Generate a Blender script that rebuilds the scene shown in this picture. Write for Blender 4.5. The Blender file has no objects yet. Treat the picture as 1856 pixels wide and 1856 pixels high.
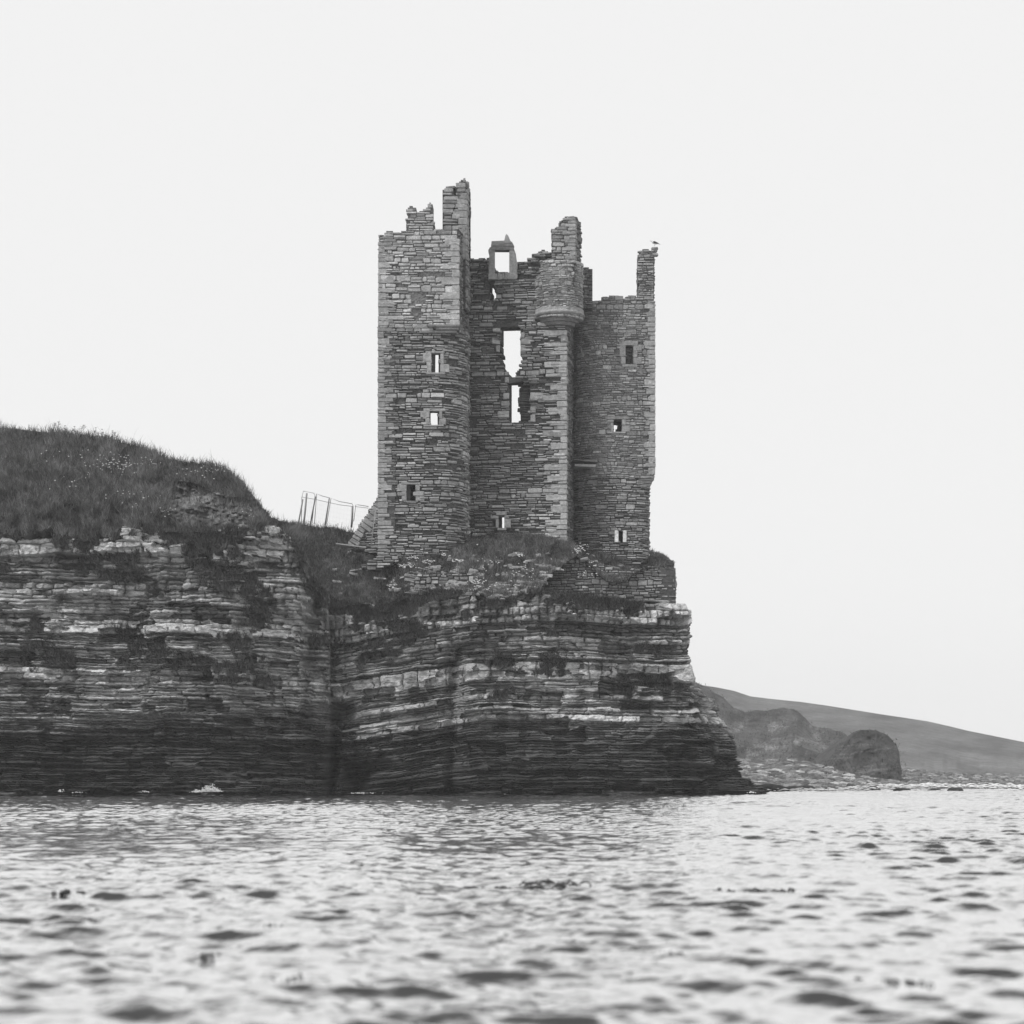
import bpy, math, random
import numpy as np

rng = np.random.default_rng(7)
random.seed(7)
scene = bpy.context.scene
COL = scene.collection

# ---------------------------------------------------------------- camera maths
F = 4000.0      # focal length in pixels of the 1856 px photograph
HC = 0.9        # eye height above the sea, metres
HY = 1405.0     # horizon row in the photograph


def WX(px, Y):
    return (px - 928.0) / F * Y


def WZ(py, Y):
    return HC + (HY - py) / F * Y


def PX(x, Y):
    return 928.0 + F * x / Y


def PY(z, Y):
    return HY - F * (z - HC) / Y


# ---------------------------------------------------------------- noise
def _h(a, b, s):
    v = (a * 374761393 + b * 668265263 + s * 362437) & 0x7FFFFFFF
    v = ((v ^ (v >> 13)) * 1274126177) & 0x7FFFFFFF
    v = v ^ (v >> 16)
    return (v & 0xFFFFF) / float(0xFFFFF)


def hsh(a, b=0, s=0):
    return _h(np.asarray(a).astype(np.int64), np.asarray(b).astype(np.int64), s)


def vn(x, y=0.0, s=0):
    x, y = np.broadcast_arrays(np.asarray(x, float), np.asarray(y, float))
    xi = np.floor(x).astype(np.int64)
    yi = np.floor(y).astype(np.int64)
    fx = x - xi
    fy = y - yi
    fx = fx * fx * (3 - 2 * fx)
    fy = fy * fy * (3 - 2 * fy)
    a = _h(xi, yi, s)
    b = _h(xi + 1, yi, s)
    c = _h(xi, yi + 1, s)
    d = _h(xi + 1, yi + 1, s)
    return (a + (b - a) * fx) * (1 - fy) + (c + (d - c) * fx) * fy - 0.5


def fbm(x, y, s=0, o=4):
    t = 0.0
    a = 1.0
    for k in range(o):
        t = t + a * vn(x * 2 ** k + 13.7 * k, y * 2 ** k + 5.1 * k, s + k)
        a *= 0.5
    return t


def sstep(a, b, x):
    t = np.clip((np.asarray(x, float) - a) / (b - a), 0, 1)
    return t * t * (3 - 2 * t)


def inpoly(px, py, poly):
    px = np.asarray(px, float)
    py = np.asarray(py, float)
    r = np.zeros(np.broadcast(px, py).shape, bool)
    n = len(poly)
    for i in range(n):
        x0, y0 = poly[i]
        x1, y1 = poly[(i + 1) % n]
        if y0 == y1:
            continue
        c = ((y0 > py) != (y1 > py)) & (px < (x1 - x0) * (py - y0) / (y1 - y0) + x0)
        r ^= c
    return r


def lerp_line(pts, x):
    pts = sorted(pts)
    return np.interp(x, [p[0] for p in pts], [p[1] for p in pts])


# ---------------------------------------------------------------- mesh helpers
def link(o, parent=None):
    COL.objects.link(o)
    if parent is not None:
        o.parent = parent
    return o


def mesh_obj(name, V, faces, mats, parent=None, tone=None, midx=None, smooth=False, loc=None):
    """faces: list of int arrays, each (n,3) or (n,4); midx: matching list of material numbers"""
    V = np.asarray(V, np.float32)
    if loc is not None:
        V = V - np.asarray(loc, np.float32)
    me = bpy.data.meshes.new(name)
    me.vertices.add(len(V))
    me.vertices.foreach_set('co', V.ravel())
    loops = np.concatenate([f.ravel() for f in faces]).astype(np.int32)
    sizes = np.concatenate([np.full(len(f), f.shape[1], np.int32) for f in faces])
    starts = np.concatenate([[0], np.cumsum(sizes)[:-1]]).astype(np.int32)
    me.loops.add(len(loops))
    me.loops.foreach_set('vertex_index', loops)
    me.polygons.add(len(sizes))
    me.polygons.foreach_set('loop_start', starts)
    me.polygons.foreach_set('loop_total', sizes)
    if not isinstance(mats, (list, tuple)):
        mats = [mats]
    for m in mats:
        me.materials.append(m)
    if midx is not None:
        mi = np.concatenate([np.full(len(f), k, np.int32) if np.isscalar(k) else np.asarray(k, np.int32)
                             for f, k in zip(faces, midx)])
        me.polygons.foreach_set('material_index', mi)
    if smooth:
        me.polygons.foreach_set('use_smooth', np.ones(len(sizes), bool))
    else:
        me.polygons.foreach_set('use_smooth', np.zeros(len(sizes), bool))
    if tone is not None:
        at = me.attributes.new('tone', 'FLOAT', 'POINT')
        at.data.foreach_set('value', np.asarray(tone, np.float32))
    me.update(calc_edges=True)
    me.validate()
    o = bpy.data.objects.new(name, me)
    if loc is not None:
        o.location = loc
    return link(o, parent)


def grid_faces(nr, nc, keep=None):
    i = np.arange(nr * nc).reshape(nr, nc)
    q = np.stack([i[:-1, :-1], i[:-1, 1:], i[1:, 1:], i[1:, :-1]], -1).reshape(-1, 4)
    if keep is not None:
        q = q[keep.ravel()]
    return q


class MB:
    """collects shapes of one mesh"""

    def __init__(self):
        self.V = []
        self.Q = []
        self.T = []
        self.QM = []
        self.TM = []
        self.t = []
        self.n = 0

    def add(self, V, Q=None, T=None, tone=0.3, mat=0):
        V = np.asarray(V, float)
        if Q is not None and len(Q):
            Q = np.asarray(Q)
            self.Q.append(Q + self.n)
            self.QM.append(np.full(len(Q), mat))
        if T is not None and len(T):
            T = np.asarray(T)
            self.T.append(T + self.n)
            self.TM.append(np.full(len(T), mat))
        self.V.append(V)
        self.t.append(np.broadcast_to(np.asarray(tone, float), (len(V),)))
        self.n += len(V)

    def cbox(self, o, ax, ay, az, lo, hi, ch=0.02, jit=0.0, tone=0.3, mat=0):
        """chamfered block: o + a*ax + b*ay + c*az with lo<=(a,b,c)<=hi"""
        o, ax, ay, az = [np.asarray(v, float) for v in (o, ax, ay, az)]
        lo = np.asarray(lo, float)
        hi = np.asarray(hi, float)
        ch = min(ch, 0.3 * float((hi - lo).min()))
        vs = []
        ids = {}
        cj = {}
        for sx in (0, 1):
            for sy in (0, 1):
                for sz in (0, 1):
                    cj[sx, sy, sz] = rng.uniform(-jit, jit, 3)
                    c = np.where([sx, sy, sz], hi, lo)
                    inn = np.where([sx, sy, sz], -1, 1) * ch
                    for k in range(3):
                        p = c + inn
                        p[k] = c[k]
                        p = p + cj[sx, sy, sz]
                        ids[sx, sy, sz, k] = len(vs)
                        vs.append(o + ax * p[0] + ay * p[1] + az * p[2])
        Q = []
        T = []
        for k in range(3):
            a, b = [(1, 2), (2, 0), (0, 1)][k]
            for s in (0, 1):
                ring = []
                for ua, ub in ((0, 0), (1, 0), (1, 1), (0, 1)):
                    c = [0, 0, 0]
                    c[k] = s
                    c[a] = ua
                    c[b] = ub
                    ring.append(ids[c[0], c[1], c[2], k])
                Q.append(ring if s else ring[::-1])
        for k in range(3):   # edges parallel to axis k
            a, b = [(1, 2), (2, 0), (0, 1)][k]
            for sa in (0, 1):
                for sb in (0, 1):
                    c0 = [0, 0, 0]
                    c0[a] = sa
                    c0[b] = sb
                    c1 = list(c0)
                    c1[k] = 1
                    q = [ids[(*c0, a)], ids[(*c1, a)], ids[(*c1, b)], ids[(*c0, b)]]
                    Q.append(q if sa == sb else q[::-1])
        for key in cj:
            t = [ids[(*key, 0)], ids[(*key, 1)], ids[(*key, 2)]]
            T.append(t if sum(key) % 2 else t[::-1])
        self.add(vs, Q, T, tone, mat)

    def tube(self, pts, r, n=8, tone=0.2, mat=0, cap=True):
        pts = np.asarray(pts, float)
        r = np.broadcast_to(np.asarray(r, float), (len(pts),))
        tg = np.gradient(pts, axis=0)
        tg /= np.linalg.norm(tg, axis=1)[:, None] + 1e-9
        up = np.array([0.0, 0.0, 1.0]) if abs(tg[0][2]) < 0.9 else np.array([1.0, 0, 0])
        V = []
        a = np.arange(n) / n * 2 * np.pi
        for p, t, rr in zip(pts, tg, r):
            s = np.cross(t, up)
            s /= np.linalg.norm(s) + 1e-9
            u = np.cross(s, t)
            V.append(p + rr * (np.cos(a)[:, None] * s + np.sin(a)[:, None] * u))
        V = np.concatenate(V)
        Q = []
        for i in range(len(pts) - 1):
            for j in range(n):
                k = (j + 1) % n
                Q.append([i * n + j, i * n + k, (i + 1) * n + k, (i + 1) * n + j])
        T = []
        if cap:
            V = np.concatenate([V, pts[[0, -1]]])
            m = len(V) - 2
            for j in range(n):
                k = (j + 1) % n
                T.append([m, k, j])
                T.append([m + 1, (len(pts) - 1) * n + j, (len(pts) - 1) * n + k])
        self.add(V, Q, T, tone, mat)

    def build(self, name, mats, parent=None, smooth=False, loc=None):
        V = np.concatenate(self.V)
        fs = []
        ms = []
        if self.Q:
            fs.append(np.concatenate(self.Q))
            ms.append(np.concatenate(self.QM))
        if self.T:
            fs.append(np.concatenate(self.T))
            ms.append(np.concatenate(self.TM))
        return mesh_obj(name, V, fs, mats, parent, np.concatenate(self.t), ms, smooth, loc)


def tag(o, label=None, cat=None, group=None, kind=None):
    if label:
        o['label'] = label
    if cat:
        o['category'] = cat
    if group:
        o['group'] = group
    if kind:
        o['kind'] = kind
    return o


def empty(name, loc, label, cat, group=None):
    o = bpy.data.objects.new(name, None)
    o.location = loc
    o.empty_display_size = 0.5
    link(o)
    return tag(o, label, cat, group)


def adopt(o, root):
    """keep a part's world place while it hangs under an Empty that stands elsewhere"""
    o.parent = root
    o.location = np.array(o.location) - np.array(root.location)
    return o


# ---------------------------------------------------------------- materials
def new_mat(name):
    m = bpy.data.materials.new(name)
    m.use_nodes = True
    nt = m.node_tree
    b = nt.nodes['Principled BSDF']
    return m, nt, b


def nd(nt, typ, **kw):
    n = nt.nodes.new(typ)
    for k, v in kw.items():
        setattr(n, k, v)
    return n


def noise(nt, vec, scale, detail=6, rough=0.6):
    n = nd(nt, 'ShaderNodeTexNoise')
    n.inputs['Scale'].default_value = scale
    n.inputs['Detail'].default_value = detail
    n.inputs['Roughness'].default_value = rough
    if vec is not None:
        nt.links.new(vec, n.inputs['Vector'])
    return n.outputs['Fac']


def mathn(nt, op, a, b=None, clamp=False):
    n = nd(nt, 'ShaderNodeMath', operation=op, use_clamp=clamp)
    for i, v in enumerate((a, b)):
        if v is None:
            continue
        if isinstance(v, (int, float)):
            n.inputs[i].default_value = v
        else:
            nt.links.new(v, n.inputs[i])
    return n.outputs[0]


def mapr(nt, v, a, b, c, d):
    n = nd(nt, 'ShaderNodeMapRange', clamp=True)
    nt.links.new(v, n.inputs[0])
    for i, x in enumerate((a, b, c, d)):
        n.inputs[i + 1].default_value = x
    return n.outputs[0]


def tone_mat(name, scales=(1.2, 7.0, 30.0), amps=(0.25, 0.35, 0.3), lichen=0.0, bump=0.02, bump_scale=14.0,
             rough=0.9, stretch=(1, 1, 1), gain=1.0, spec=0.25):
    """grey surface whose colour is the mesh's own 'tone' (a different stone, a different blade) times mottling"""
    m, nt, b = new_mat(name)
    at = nd(nt, 'ShaderNodeAttribute', attribute_name='tone')
    geo = nd(nt, 'ShaderNodeTexCoord')
    mp = nd(nt, 'ShaderNodeMapping')
    mp.inputs['Scale'].default_value = stretch
    nt.links.new(geo.outputs['Object'], mp.inputs['Vector'])
    vec = mp.outputs['Vector']
    v = at.outputs['Fac']
    v = mathn(nt, 'MULTIPLY', v, gain)
    for s, a in zip(scales, amps):
        if a <= 0:
            continue
        f = noise(nt, vec, s, 5, 0.65)
        v = mathn(nt, 'MULTIPLY', v, mapr(nt, f, 0.25, 0.75, 1 - a, 1 + a))
    if lichen > 0:
        f1 = noise(nt, vec, 9.0, 8, 0.75)
        f2 = noise(nt, vec, 1.1, 3, 0.6)
        k = mathn(nt, 'MULTIPLY', mapr(nt, f1, 0.52, 0.64, 0, 1), mapr(nt, f2, 0.42, 0.62, 0, 1))
        v = mathn(nt, 'MULTIPLY', v, mathn(nt, 'ADD', 1.0, mathn(nt, 'MULTIPLY', k, lichen)))
    cb = nd(nt, 'ShaderNodeCombineColor')
    for i in range(3):
        nt.links.new(v, cb.inputs[i])
    nt.links.new(cb.outputs[0], b.inputs['Base Color'])
    b.inputs['Roughness'].default_value = rough
    b.inputs['Specular IOR Level'].default_value = spec
    if bump > 0:
        bp = nd(nt, 'ShaderNodeBump')
        bp.inputs['Strength'].default_value = 0.8
        bp.inputs['Distance'].default_value = bump
        nt.links.new(noise(nt, vec, bump_scale, 8, 0.7), bp.inputs['Height'])
        nt.links.new(bp.outputs[0], b.inputs['Normal'])
    return m


M_STONE = tone_mat('flagstone', lichen=0.35, bump=0.03)
M_MORTAR = tone_mat('mortar_core', scales=(2, 9, 40), amps=(0.3, 0.4, 0.3), bump=0.05)
M_HARL = tone_mat('harled_stone', scales=(2, 11, 40), amps=(0.25, 0.4, 0.45), lichen=0.5, bump=0.05, bump_scale=22)
M_ROCK = tone_mat('flagstone_rock', scales=(0.5, 4.0, 22.0), amps=(0.3, 0.45, 0.45), lichen=0.7, bump=0.05,
                  bump_scale=9, stretch=(1, 1, 2.6))
M_TURF = tone_mat('turf_soil', scales=(0.7, 5.0, 30.0), amps=(0.3, 0.35, 0.5), bump=0.08, bump_scale=16)
M_GRASS = tone_mat('grass_blades', scales=(0.5, 3.0), amps=(0.3, 0.25), bump=0.0, rough=0.7)
M_HILL = tone_mat('rough_pasture', scales=(0.03, 0.15, 0.8, 3.0), amps=(0.2, 0.35, 0.45, 0.45), bump=0.6, bump_scale=0.9)
M_BEACH = tone_mat('shingle', scales=(0.2, 2.5, 9.0), amps=(0.2, 0.35, 0.5), bump=0.08, bump_scale=5)
M_PETAL = tone_mat('white_petals', scales=(20,), amps=(0.1,), bump=0.0)
M_WOOD = tone_mat('weathered_wood', scales=(5, 40), amps=(0.2, 0.3), bump=0.004, bump_scale=60, stretch=(1, 1, 0.15))
M_METAL = tone_mat('galvanised_steel', scales=(6, 40), amps=(0.1, 0.1), bump=0.0, rough=0.5, spec=0.5)
M_KELP = tone_mat('wet_kelp', scales=(6, 40), amps=(0.3, 0.3), bump=0.003, bump_scale=60, rough=0.3, spec=0.5)
M_FOAM = tone_mat('white_foam', scales=(6, 40), amps=(0.1, 0.2), bump=0.02, bump_scale=20)
M_BIRD = tone_mat('gull_feathers', scales=(20, 80), amps=(0.1, 0.15), bump=0.0)

# ---------------------------------------------------------------- sky, sun, camera
SUN_EL, SUN_AZ = math.radians(50), math.radians(-126)   # az measured from +Y (view) clockwise; negative = viewer's left
w = bpy.data.worlds.new('World')
scene.world = w
w.use_nodes = True
nt = w.node_tree
bg = nt.nodes['Background']
sky = nd(nt, 'ShaderNodeTexSky')
sky.sky_type = 'NISHITA'
sky.sun_disc = False
sky.sun_elevation = SUN_EL
sky.sun_rotation = SUN_AZ
bw = nd(nt, 'ShaderNodeRGBToBW')
nt.links.new(sky.outputs[0], bw.inputs[0])
mx = nd(nt, 'ShaderNodeMix', data_type='FLOAT')
mx.inputs[0].default_value = 0.98          # even overcast cloud over the clear sky
nt.links.new(bw.outputs[0], mx.inputs[2])
mx.inputs[3].default_value = 6.85
nt.links.new(mx.outputs[0], bg.inputs['Color'])
bg.inputs['Strength'].default_value = 0.1

sd = bpy.data.lights.new('sun', 'SUN')
sd.energy = 1.5
sd.angle = math.radians(14)
sd.color = (1.0, 1.0, 1.0)
so = bpy.data.objects.new('sun', sd)
dirv = np.array([math.sin(SUN_AZ) * math.cos(SUN_EL), math.cos(SUN_AZ) * math.cos(SUN_EL), math.sin(SUN_EL)])
from mathutils import Vector
so.rotation_euler = Vector(dirv).to_track_quat('Z', 'Y').to_euler()
so.location = (-60, -60, 80)
link(so)

cd = bpy.data.cameras.new('camera')
cd.sensor_width = 36.0
cd.lens = F / 1856.0 * 36.0
cd.shift_y = (HY - 928.0) / 1856.0
cd.clip_start = 0.1
cd.clip_end = 5000
cd.dof.use_dof = True
cd.dof.focus_distance = 105.0
cd.dof.aperture_fstop = 2.5
co = bpy.data.objects.new('camera', cd)
co.location = (0, 0, HC)
co.rotation_euler = (math.pi / 2, 0, 0)
link(co)
scene.camera = co
scene.view_settings.view_transform = 'Standard'
scene.view_settings.look = 'None'
scene.view_settings.exposure = 0.4
scene.view_settings.gamma = 1.0
scene.cycles.volume_bounces = 1
scene.cycles.max_bounces = 8
scene.cycles.diffuse_bounces = 3


# ---------------------------------------------------------------- masonry
class Path:
    def __init__(self, pts, smooth_n=True):
        self.p = np.asarray(pts, float)
        seg = np.diff(self.p, axis=0)
        L = np.linalg.norm(seg, axis=1)
        self.u = np.concatenate([[0], np.cumsum(L)])
        self.L = self.u[-1]
        t = seg / L[:, None]
        n = np.stack([t[:, 1], -t[:, 0]], -1)
        vnrm = np.concatenate([n[:1], n[:-1] + n[1:], n[-1:]])
        self.n = vnrm / np.linalg.norm(vnrm, axis=1)[:, None]

    def pos(self, u, d=0.0):
        u = np.asarray(u, float)
        x = np.interp(u, self.u, self.p[:, 0])
        y = np.interp(u, self.u, self.p[:, 1])
        nx = np.interp(u, self.u, self.n[:, 0])
        ny = np.interp(u, self.u, self.n[:, 1])
        return x + nx * d, y + ny * d


def arc(cx, cy, r, a0, a1, n=10, ry=None):
    ry = r if ry is None else ry
    a = np.radians(np.linspace(a0, a1, n))
    return [(cx + r * math.cos(t), cy + ry * math.sin(t)) for t in a]


def masonry(mb, path, z0, z1, inside, hlo=0.075, hhi=0.175, llo=0.18, lhi=0.75, joint=0.035, depth=0.05, thick=0.9,
            tone=(0.2, 0.36), tonefn=None, stone_in=None, rough=0.022, core=True, cell=0.08, u0=0.0, u1=None,
            pale=0.06, harl=0.0, lens=0.55, ctone=(0.05, 0.1), gapn=0.0, core_in=None):
    """real stones, one block each, on a rubble core that has the same outline and openings.
    inside(px, py) -> bool array, in photograph pixels of the wall point."""
    u1 = path.L if u1 is None else u1
    if core:
        nu = max(1, int(round((u1 - u0) / cell)))
        nz = max(1, int(round((z1 - z0) / cell)))
        ue = np.linspace(u0, u1, nu + 1)
        ze = np.linspace(z0, z1, nz + 1)
        uc = 0.5 * (ue[1:] + ue[:-1])
        zc = 0.5 * (ze[1:] + ze[:-1])
        UX, UY = path.pos(uc)
        PXc = PX(UX, UY)[None, :] + 0 * zc[:, None]
        PYc = PY(zc[:, None], UY[None, :])
        ok = (core_in or inside)(PXc, PYc)
        jr = hsh(np.arange((nz + 1) * (nu + 1)), 0, 5).reshape(nz + 1, nu + 1)
        fx, fy = path.pos(ue[None, :] + 0 * ze[:, None], -depth - 0.03 * jr)
        bx, by = path.pos(ue[None, :] + 0 * ze[:, None], -thick - 0.06 * jr)
        Z = ze[:, None] + 0 * ue[None, :] + 0.02 * (jr - 0.5)
        Vf = np.stack([fx, fy, Z], -1).reshape(-1, 3)
        Vb = np.stack([bx, by, Z], -1).reshape(-1, 3)
        N = len(Vf)
        idx = np.arange(N).reshape(nz + 1, nu + 1)
        a, b, c, d = idx[:-1, :-1], idx[:-1, 1:], idx[1:, 1:], idx[1:, :-1]
        qs = [np.stack([a, b, c, d], -1)[ok], np.stack([a, d, c, b], -1)[ok] + N]
        pad = np.pad(ok, 1)
        ce = pad[1:-1, 1:-1]
        for nb, (p, q) in ((pad[1:-1, :-2], (d, a)), (pad[1:-1, 2:], (b, c)), (pad[:-2, 1:-1], (a, b)), (pad[2:, 1:-1], (c, d))):
            m = ce & ~nb
            qs.append(np.stack([q[m], p[m], p[m] + N, q[m] + N], -1))
        tn = ctone[0] + (ctone[1] - ctone[0]) * hsh(np.arange(2 * N), 3, 8)
        mb.add(np.concatenate([Vf, Vb]), np.concatenate(qs), None, tn, 1)
    sin = stone_in or inside
    z = z0
    row = 0
    while z < z1:
        h = rng.uniform(hlo, hhi) if rng.random() > 0.12 else rng.uniform(hhi, hhi * 1.5)
        h = min(h, max(z1 - z, 0.06))
        u = u0 + rng.uniform(0, 0.1) * (row % 2)
        while u < u1 - 0.03:
            l = rng.uniform(llo, lhi) * (0.7 + 1.6 * min(h, 0.25))
            if u + l > u1 - 0.12:
                l = u1 - u
            parts = [(z, z + h)]
            if h > hlo * 1.7 and rng.random() < 0.5:
                k = rng.uniform(0.35, 0.65)
                parts = [(z, z + h * k), (z + h * k, z + h)]
            for (a, b) in parts:
                wob = 0.14 * float(vn(u * 0.6, z * 0.5, 3)) + 0.05 * float(vn(u * 2.7, z * 2, 4))
                dz0, dz1 = a + wob + joint * rng.uniform(0.25, 0.6), b + wob - joint * rng.uniform(0.2, 0.5)
                du0, du1 = u + joint * rng.uniform(0.1, 0.5), u + l - joint * rng.uniform(0.1, 0.5)
                if dz1 - dz0 < 0.03 or du1 - du0 < 0.06:
                    continue
                um = (du0 + du1) / 2
                xx, yy = path.pos(np.array([du0 + 0.04, um, du1 - 0.04]))
                zz = np.array([(dz0 + dz1) / 2] * 3)
                ins = sin(PX(xx, yy), PY(zz, yy))
                if not ins[1]:
                    continue
                # trim an end that hangs over an opening
                if not ins[0]:
                    du0 = um - (du1 - du0) * 0.2
                if not ins[2]:
                    du1 = um + (du1 - du0) * 0.2
                gn = float(vn(um * 1.3, a * 2.6, 6))
                if gapn and gn > 0.33 - gapn * 0.2 and rng.random() < gapn:
                    continue
                dd = rng.uniform(-rough, rough) - (0.04 if rng.random() < 0.08 else 0) + rough * 1.2 * gn
                be = min(0.028, 0.3 * (dz1 - dz0))
                hw, hh = (du1 - du0) / 2, (dz1 - dz0) / 2
                cu, cz = (du0 + du1) / 2, (dz0 + dz1) / 2
                shp = []
                for sx, sz in ((-1, -1), (1, -1), (1, 1), (-1, 1)):
                    cx = min(rng.uniform(0.05, 0.95) ** 1.5 * lens * 2 * hh, 0.8 * hw)
                    cy = rng.uniform(0.1, 0.9) * lens * hh
                    pa, pb = (sx * hw, sz * (hh - cy)), (sx * (hw - cx), sz * hh)
                    shp += [pa, pb] if sx * sz > 0 else [pb, pa]
                shp = [shp[i] for i in (7, 0, 1, 2, 3, 4, 5, 6)] if False else shp
                cr = [(cu + p + rng.uniform(-0.012, 0.012), cz + q + rng.uniform(-0.01, 0.01)) for p, q in shp]
                ang = [math.atan2((q - cz) / hh, (p - cu) / hw) for p, q in cr]
                cr = [cr[i] for i in np.argsort(ang)]
                V = []
                tu, tz = rng.uniform(-0.02, 0.02, 2)
                lay_d = (-depth - 0.16, dd - be * 1.2, dd)
                for lay in range(3):
                    for (p, q) in cr:
                        pp, qq = p, q
                        if lay == 2:
                            pp = cu + (p - cu) * max(0.6, 1 - be * 1.1 / hw)
                            qq = cz + (q - cz) * max(0.5, 1 - be * 0.8 / hh)
                        d = lay_d[lay] + ((tu * (p - cu) / hw + tz * (q - cz) / hh + rng.uniform(-0.004, 0.004)) if lay else 0)
                        V.append((pp, qq, d))
                va = np.array(V)
                x, y = path.pos(va[:, 0], va[:, 2])
                V = np.stack([x, y, va[:, 1]], -1)
                V = np.concatenate([V, [V[16:].mean(0)]])
                Q = [[lay + k, lay + (k + 1) % 8, lay + 8 + (k + 1) % 8, lay + 8 + k] for lay in (0, 8) for k in range(8)]
                TT = [[24, 16 + k, 16 + (k + 1) % 8] for k in range(8)]
                t = rng.uniform(*tone)
                r = rng.random()
                if r < pale:
                    t = tone[1] * rng.uniform(1.0, 1.18)
                elif r < pale + 0.12:
                    t = tone[0] * rng.uniform(0.72, 0.95)
                if tonefn is not None:
                    t *= tonefn(float(PX(xx[1], yy[1])), float(PY(zz[1], yy[1])))
                mb.add(V, Q, TT, t, 2 if (harl and rng.random() < harl) else 0)
            u += l
        z += h
        row += 1


def quoins(mb, x, y, d1, d2, z0, z1, inside, hlo=0.16, hhi=0.4, s=0.34, l=0.75, tone=(0.28, 0.4), out=0.015, sidek=1.0):
    d1 = np.array([*d1, 0.0]) / np.hypot(*d1)
    d2 = np.array([*d2, 0.0]) / np.hypot(*d2)
    z = z0
    k = 0
    while z < z1:
        h = min(rng.uniform(hlo, hhi), z1 - z)
        if h < 0.05:
            break
        zc = z + h / 2
        if inside(np.array([PX(x + 0.1 * (d1[0] + d2[0]), y)]), np.array([PY(zc, y)]))[0]:
            a, b = (l, s) if k % 2 else (s, l)
            a *= rng.uniform(0.75, 1.3)
            b *= rng.uniform(0.75, 1.2) * sidek
            oo = out + rng.uniform(-0.01, 0.012)
            mb.cbox((x, y, 0), d1, d2, (0, 0, 1), (-oo, -oo, z + 0.012), (a, b, z + h - 0.012), 0.025, 0.012,
                    rng.uniform(*tone), 0)
        z += h
        k += 1


def window_blocks(name, parent, path_y, l, t, r, b, jambs=True, lintel=0.22, sill=0.12, tone=(0.26, 0.34), proud=0.02,
                  deep=0.35, over=0.25):
    """dressed stones round an opening whose edges are the photo columns l, r and rows t, b"""
    Y = path_y
    mb = MB()
    x0, x1, zt, zb = WX(l, Y), WX(r, Y), WZ(t, Y), WZ(b, Y)
    ax, ay, az = (1, 0, 0), (0, 1, 0), (0, 0, 1)
    if lintel:
        mb.cbox((0, Y, 0), ax, ay, az, (x0 - over * rng.uniform(.7, 1.2), -proud, zt), (x1 + over * rng.uniform(.7, 1.2), deep, zt + lintel),
                0.02, 0.012, rng.uniform(*tone))
    if sill:
        mb.cbox((0, Y, 0), ax, ay, az, (x0 - over * rng.uniform(.5, 1.1), -proud - 0.02, zb - sill), (x1 + over * rng.uniform(.5, 1.1), deep, zb),
                0.02, 0.012, rng.uniform(*tone))
    if jambs:
        for side in (0, 1):
            z = zb
            k = side
            while z < zt - 0.05:
                h = rng.uniform(0.28, 0.5)
                if zt - (z + h) < 0.15:
                    h = zt - z
                wd = rng.uniform(0.3, 0.45) if k % 2 else rng.uniform(0.14, 0.24)
                lo, hi = (x0 - wd, x0 - 0.004) if side == 0 else (x1 + 0.004, x1 + wd)
                mb.cbox((0, Y, 0), ax, ay, az, (lo, -proud + rng.uniform(-.01, .01), z + 0.008), (hi, deep, z + h - 0.008), 0.02, 0.008, rng.uniform(*tone))
                z += h
                k += 1
    return mb.build(name, M_STONE, parent)


SM = [M_STONE, M_MORTAR, M_HARL]


def masker(outline, holes=(), ragged=(), amp=7.0):
    def f(px, py):
        jx = px + 3.0 * (hsh(np.floor(np.asarray(py) / 5.5), 0, 7) - 0.5)
        jy = py + 3.0 * (hsh(np.floor(np.asarray(px) / 11.0), 1, 7) - 0.5)
        r = inpoly(jx, jy, outline)
        for h in holes:
            r &= ~inpoly(px, py, h)
        jx = px + amp * (hsh(np.floor(np.asarray(py) / 4.6), (np.asarray(px) > 926) * 1, 9) - 0.5)
        for h in ragged:
            r &= ~inpoly(jx, py, h)
        return r
    return f


def rect(l, t, r, b):
    return [(l, t), (r, t), (r, b), (l, b)]


castle = empty('castle_ruin', (0, 109, 11.8), 'tall roofless ruined stone castle tower standing on the cliff edge', 'castle')


def castle_part(mb, name, smooth=False):
    o = mb.build(name, SM, None, smooth)
    return adopt(o, castle)


# --- stair tower: square caphouse corbelled out over a rounded lower shaft
Y1 = 106.0
top_l = [(660, 1030), (680, 432), (700, 426), (700, 417), (713, 417), (713, 423), (728, 422), (729, 417), (737, 416),
         (737, 400), (740, 399), (738, 375), (753, 373), (755, 383), (766, 381), (775, 376), (777, 367), (784, 367), (786, 415), (803, 415),
         (832, 417), (880, 419), (880, 1030)]
hole_l = [rect(782, 640, 798, 675), rect(779, 745, 796, 770), rect(737, 878, 753, 908)]
putlogs = [rect(748, 560, 762, 582), rect(706, 529, 710, 534)]
ledges_l = [rect(760, 494, 806, 503), rect(712, 496, 727, 503), rect(742, 530, 766, 552)]
mb = MB()
lower = Path([(-6.44, 106.0), (-3.75, 106.0)] + arc(-3.75, 107.6, 1.6, -90, 0, 12)[1:] + [(-2.05, 109.6), (-1.9, 111)])
ml = masker(top_l, hole_l)


def cut_below(px, py, row=588):
    return ml(px, py) & (py > row)


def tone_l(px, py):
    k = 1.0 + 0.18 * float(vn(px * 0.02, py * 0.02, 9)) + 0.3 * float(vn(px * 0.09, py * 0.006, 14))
    return k * (1.08 if py < 600 else 0.98)


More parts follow.
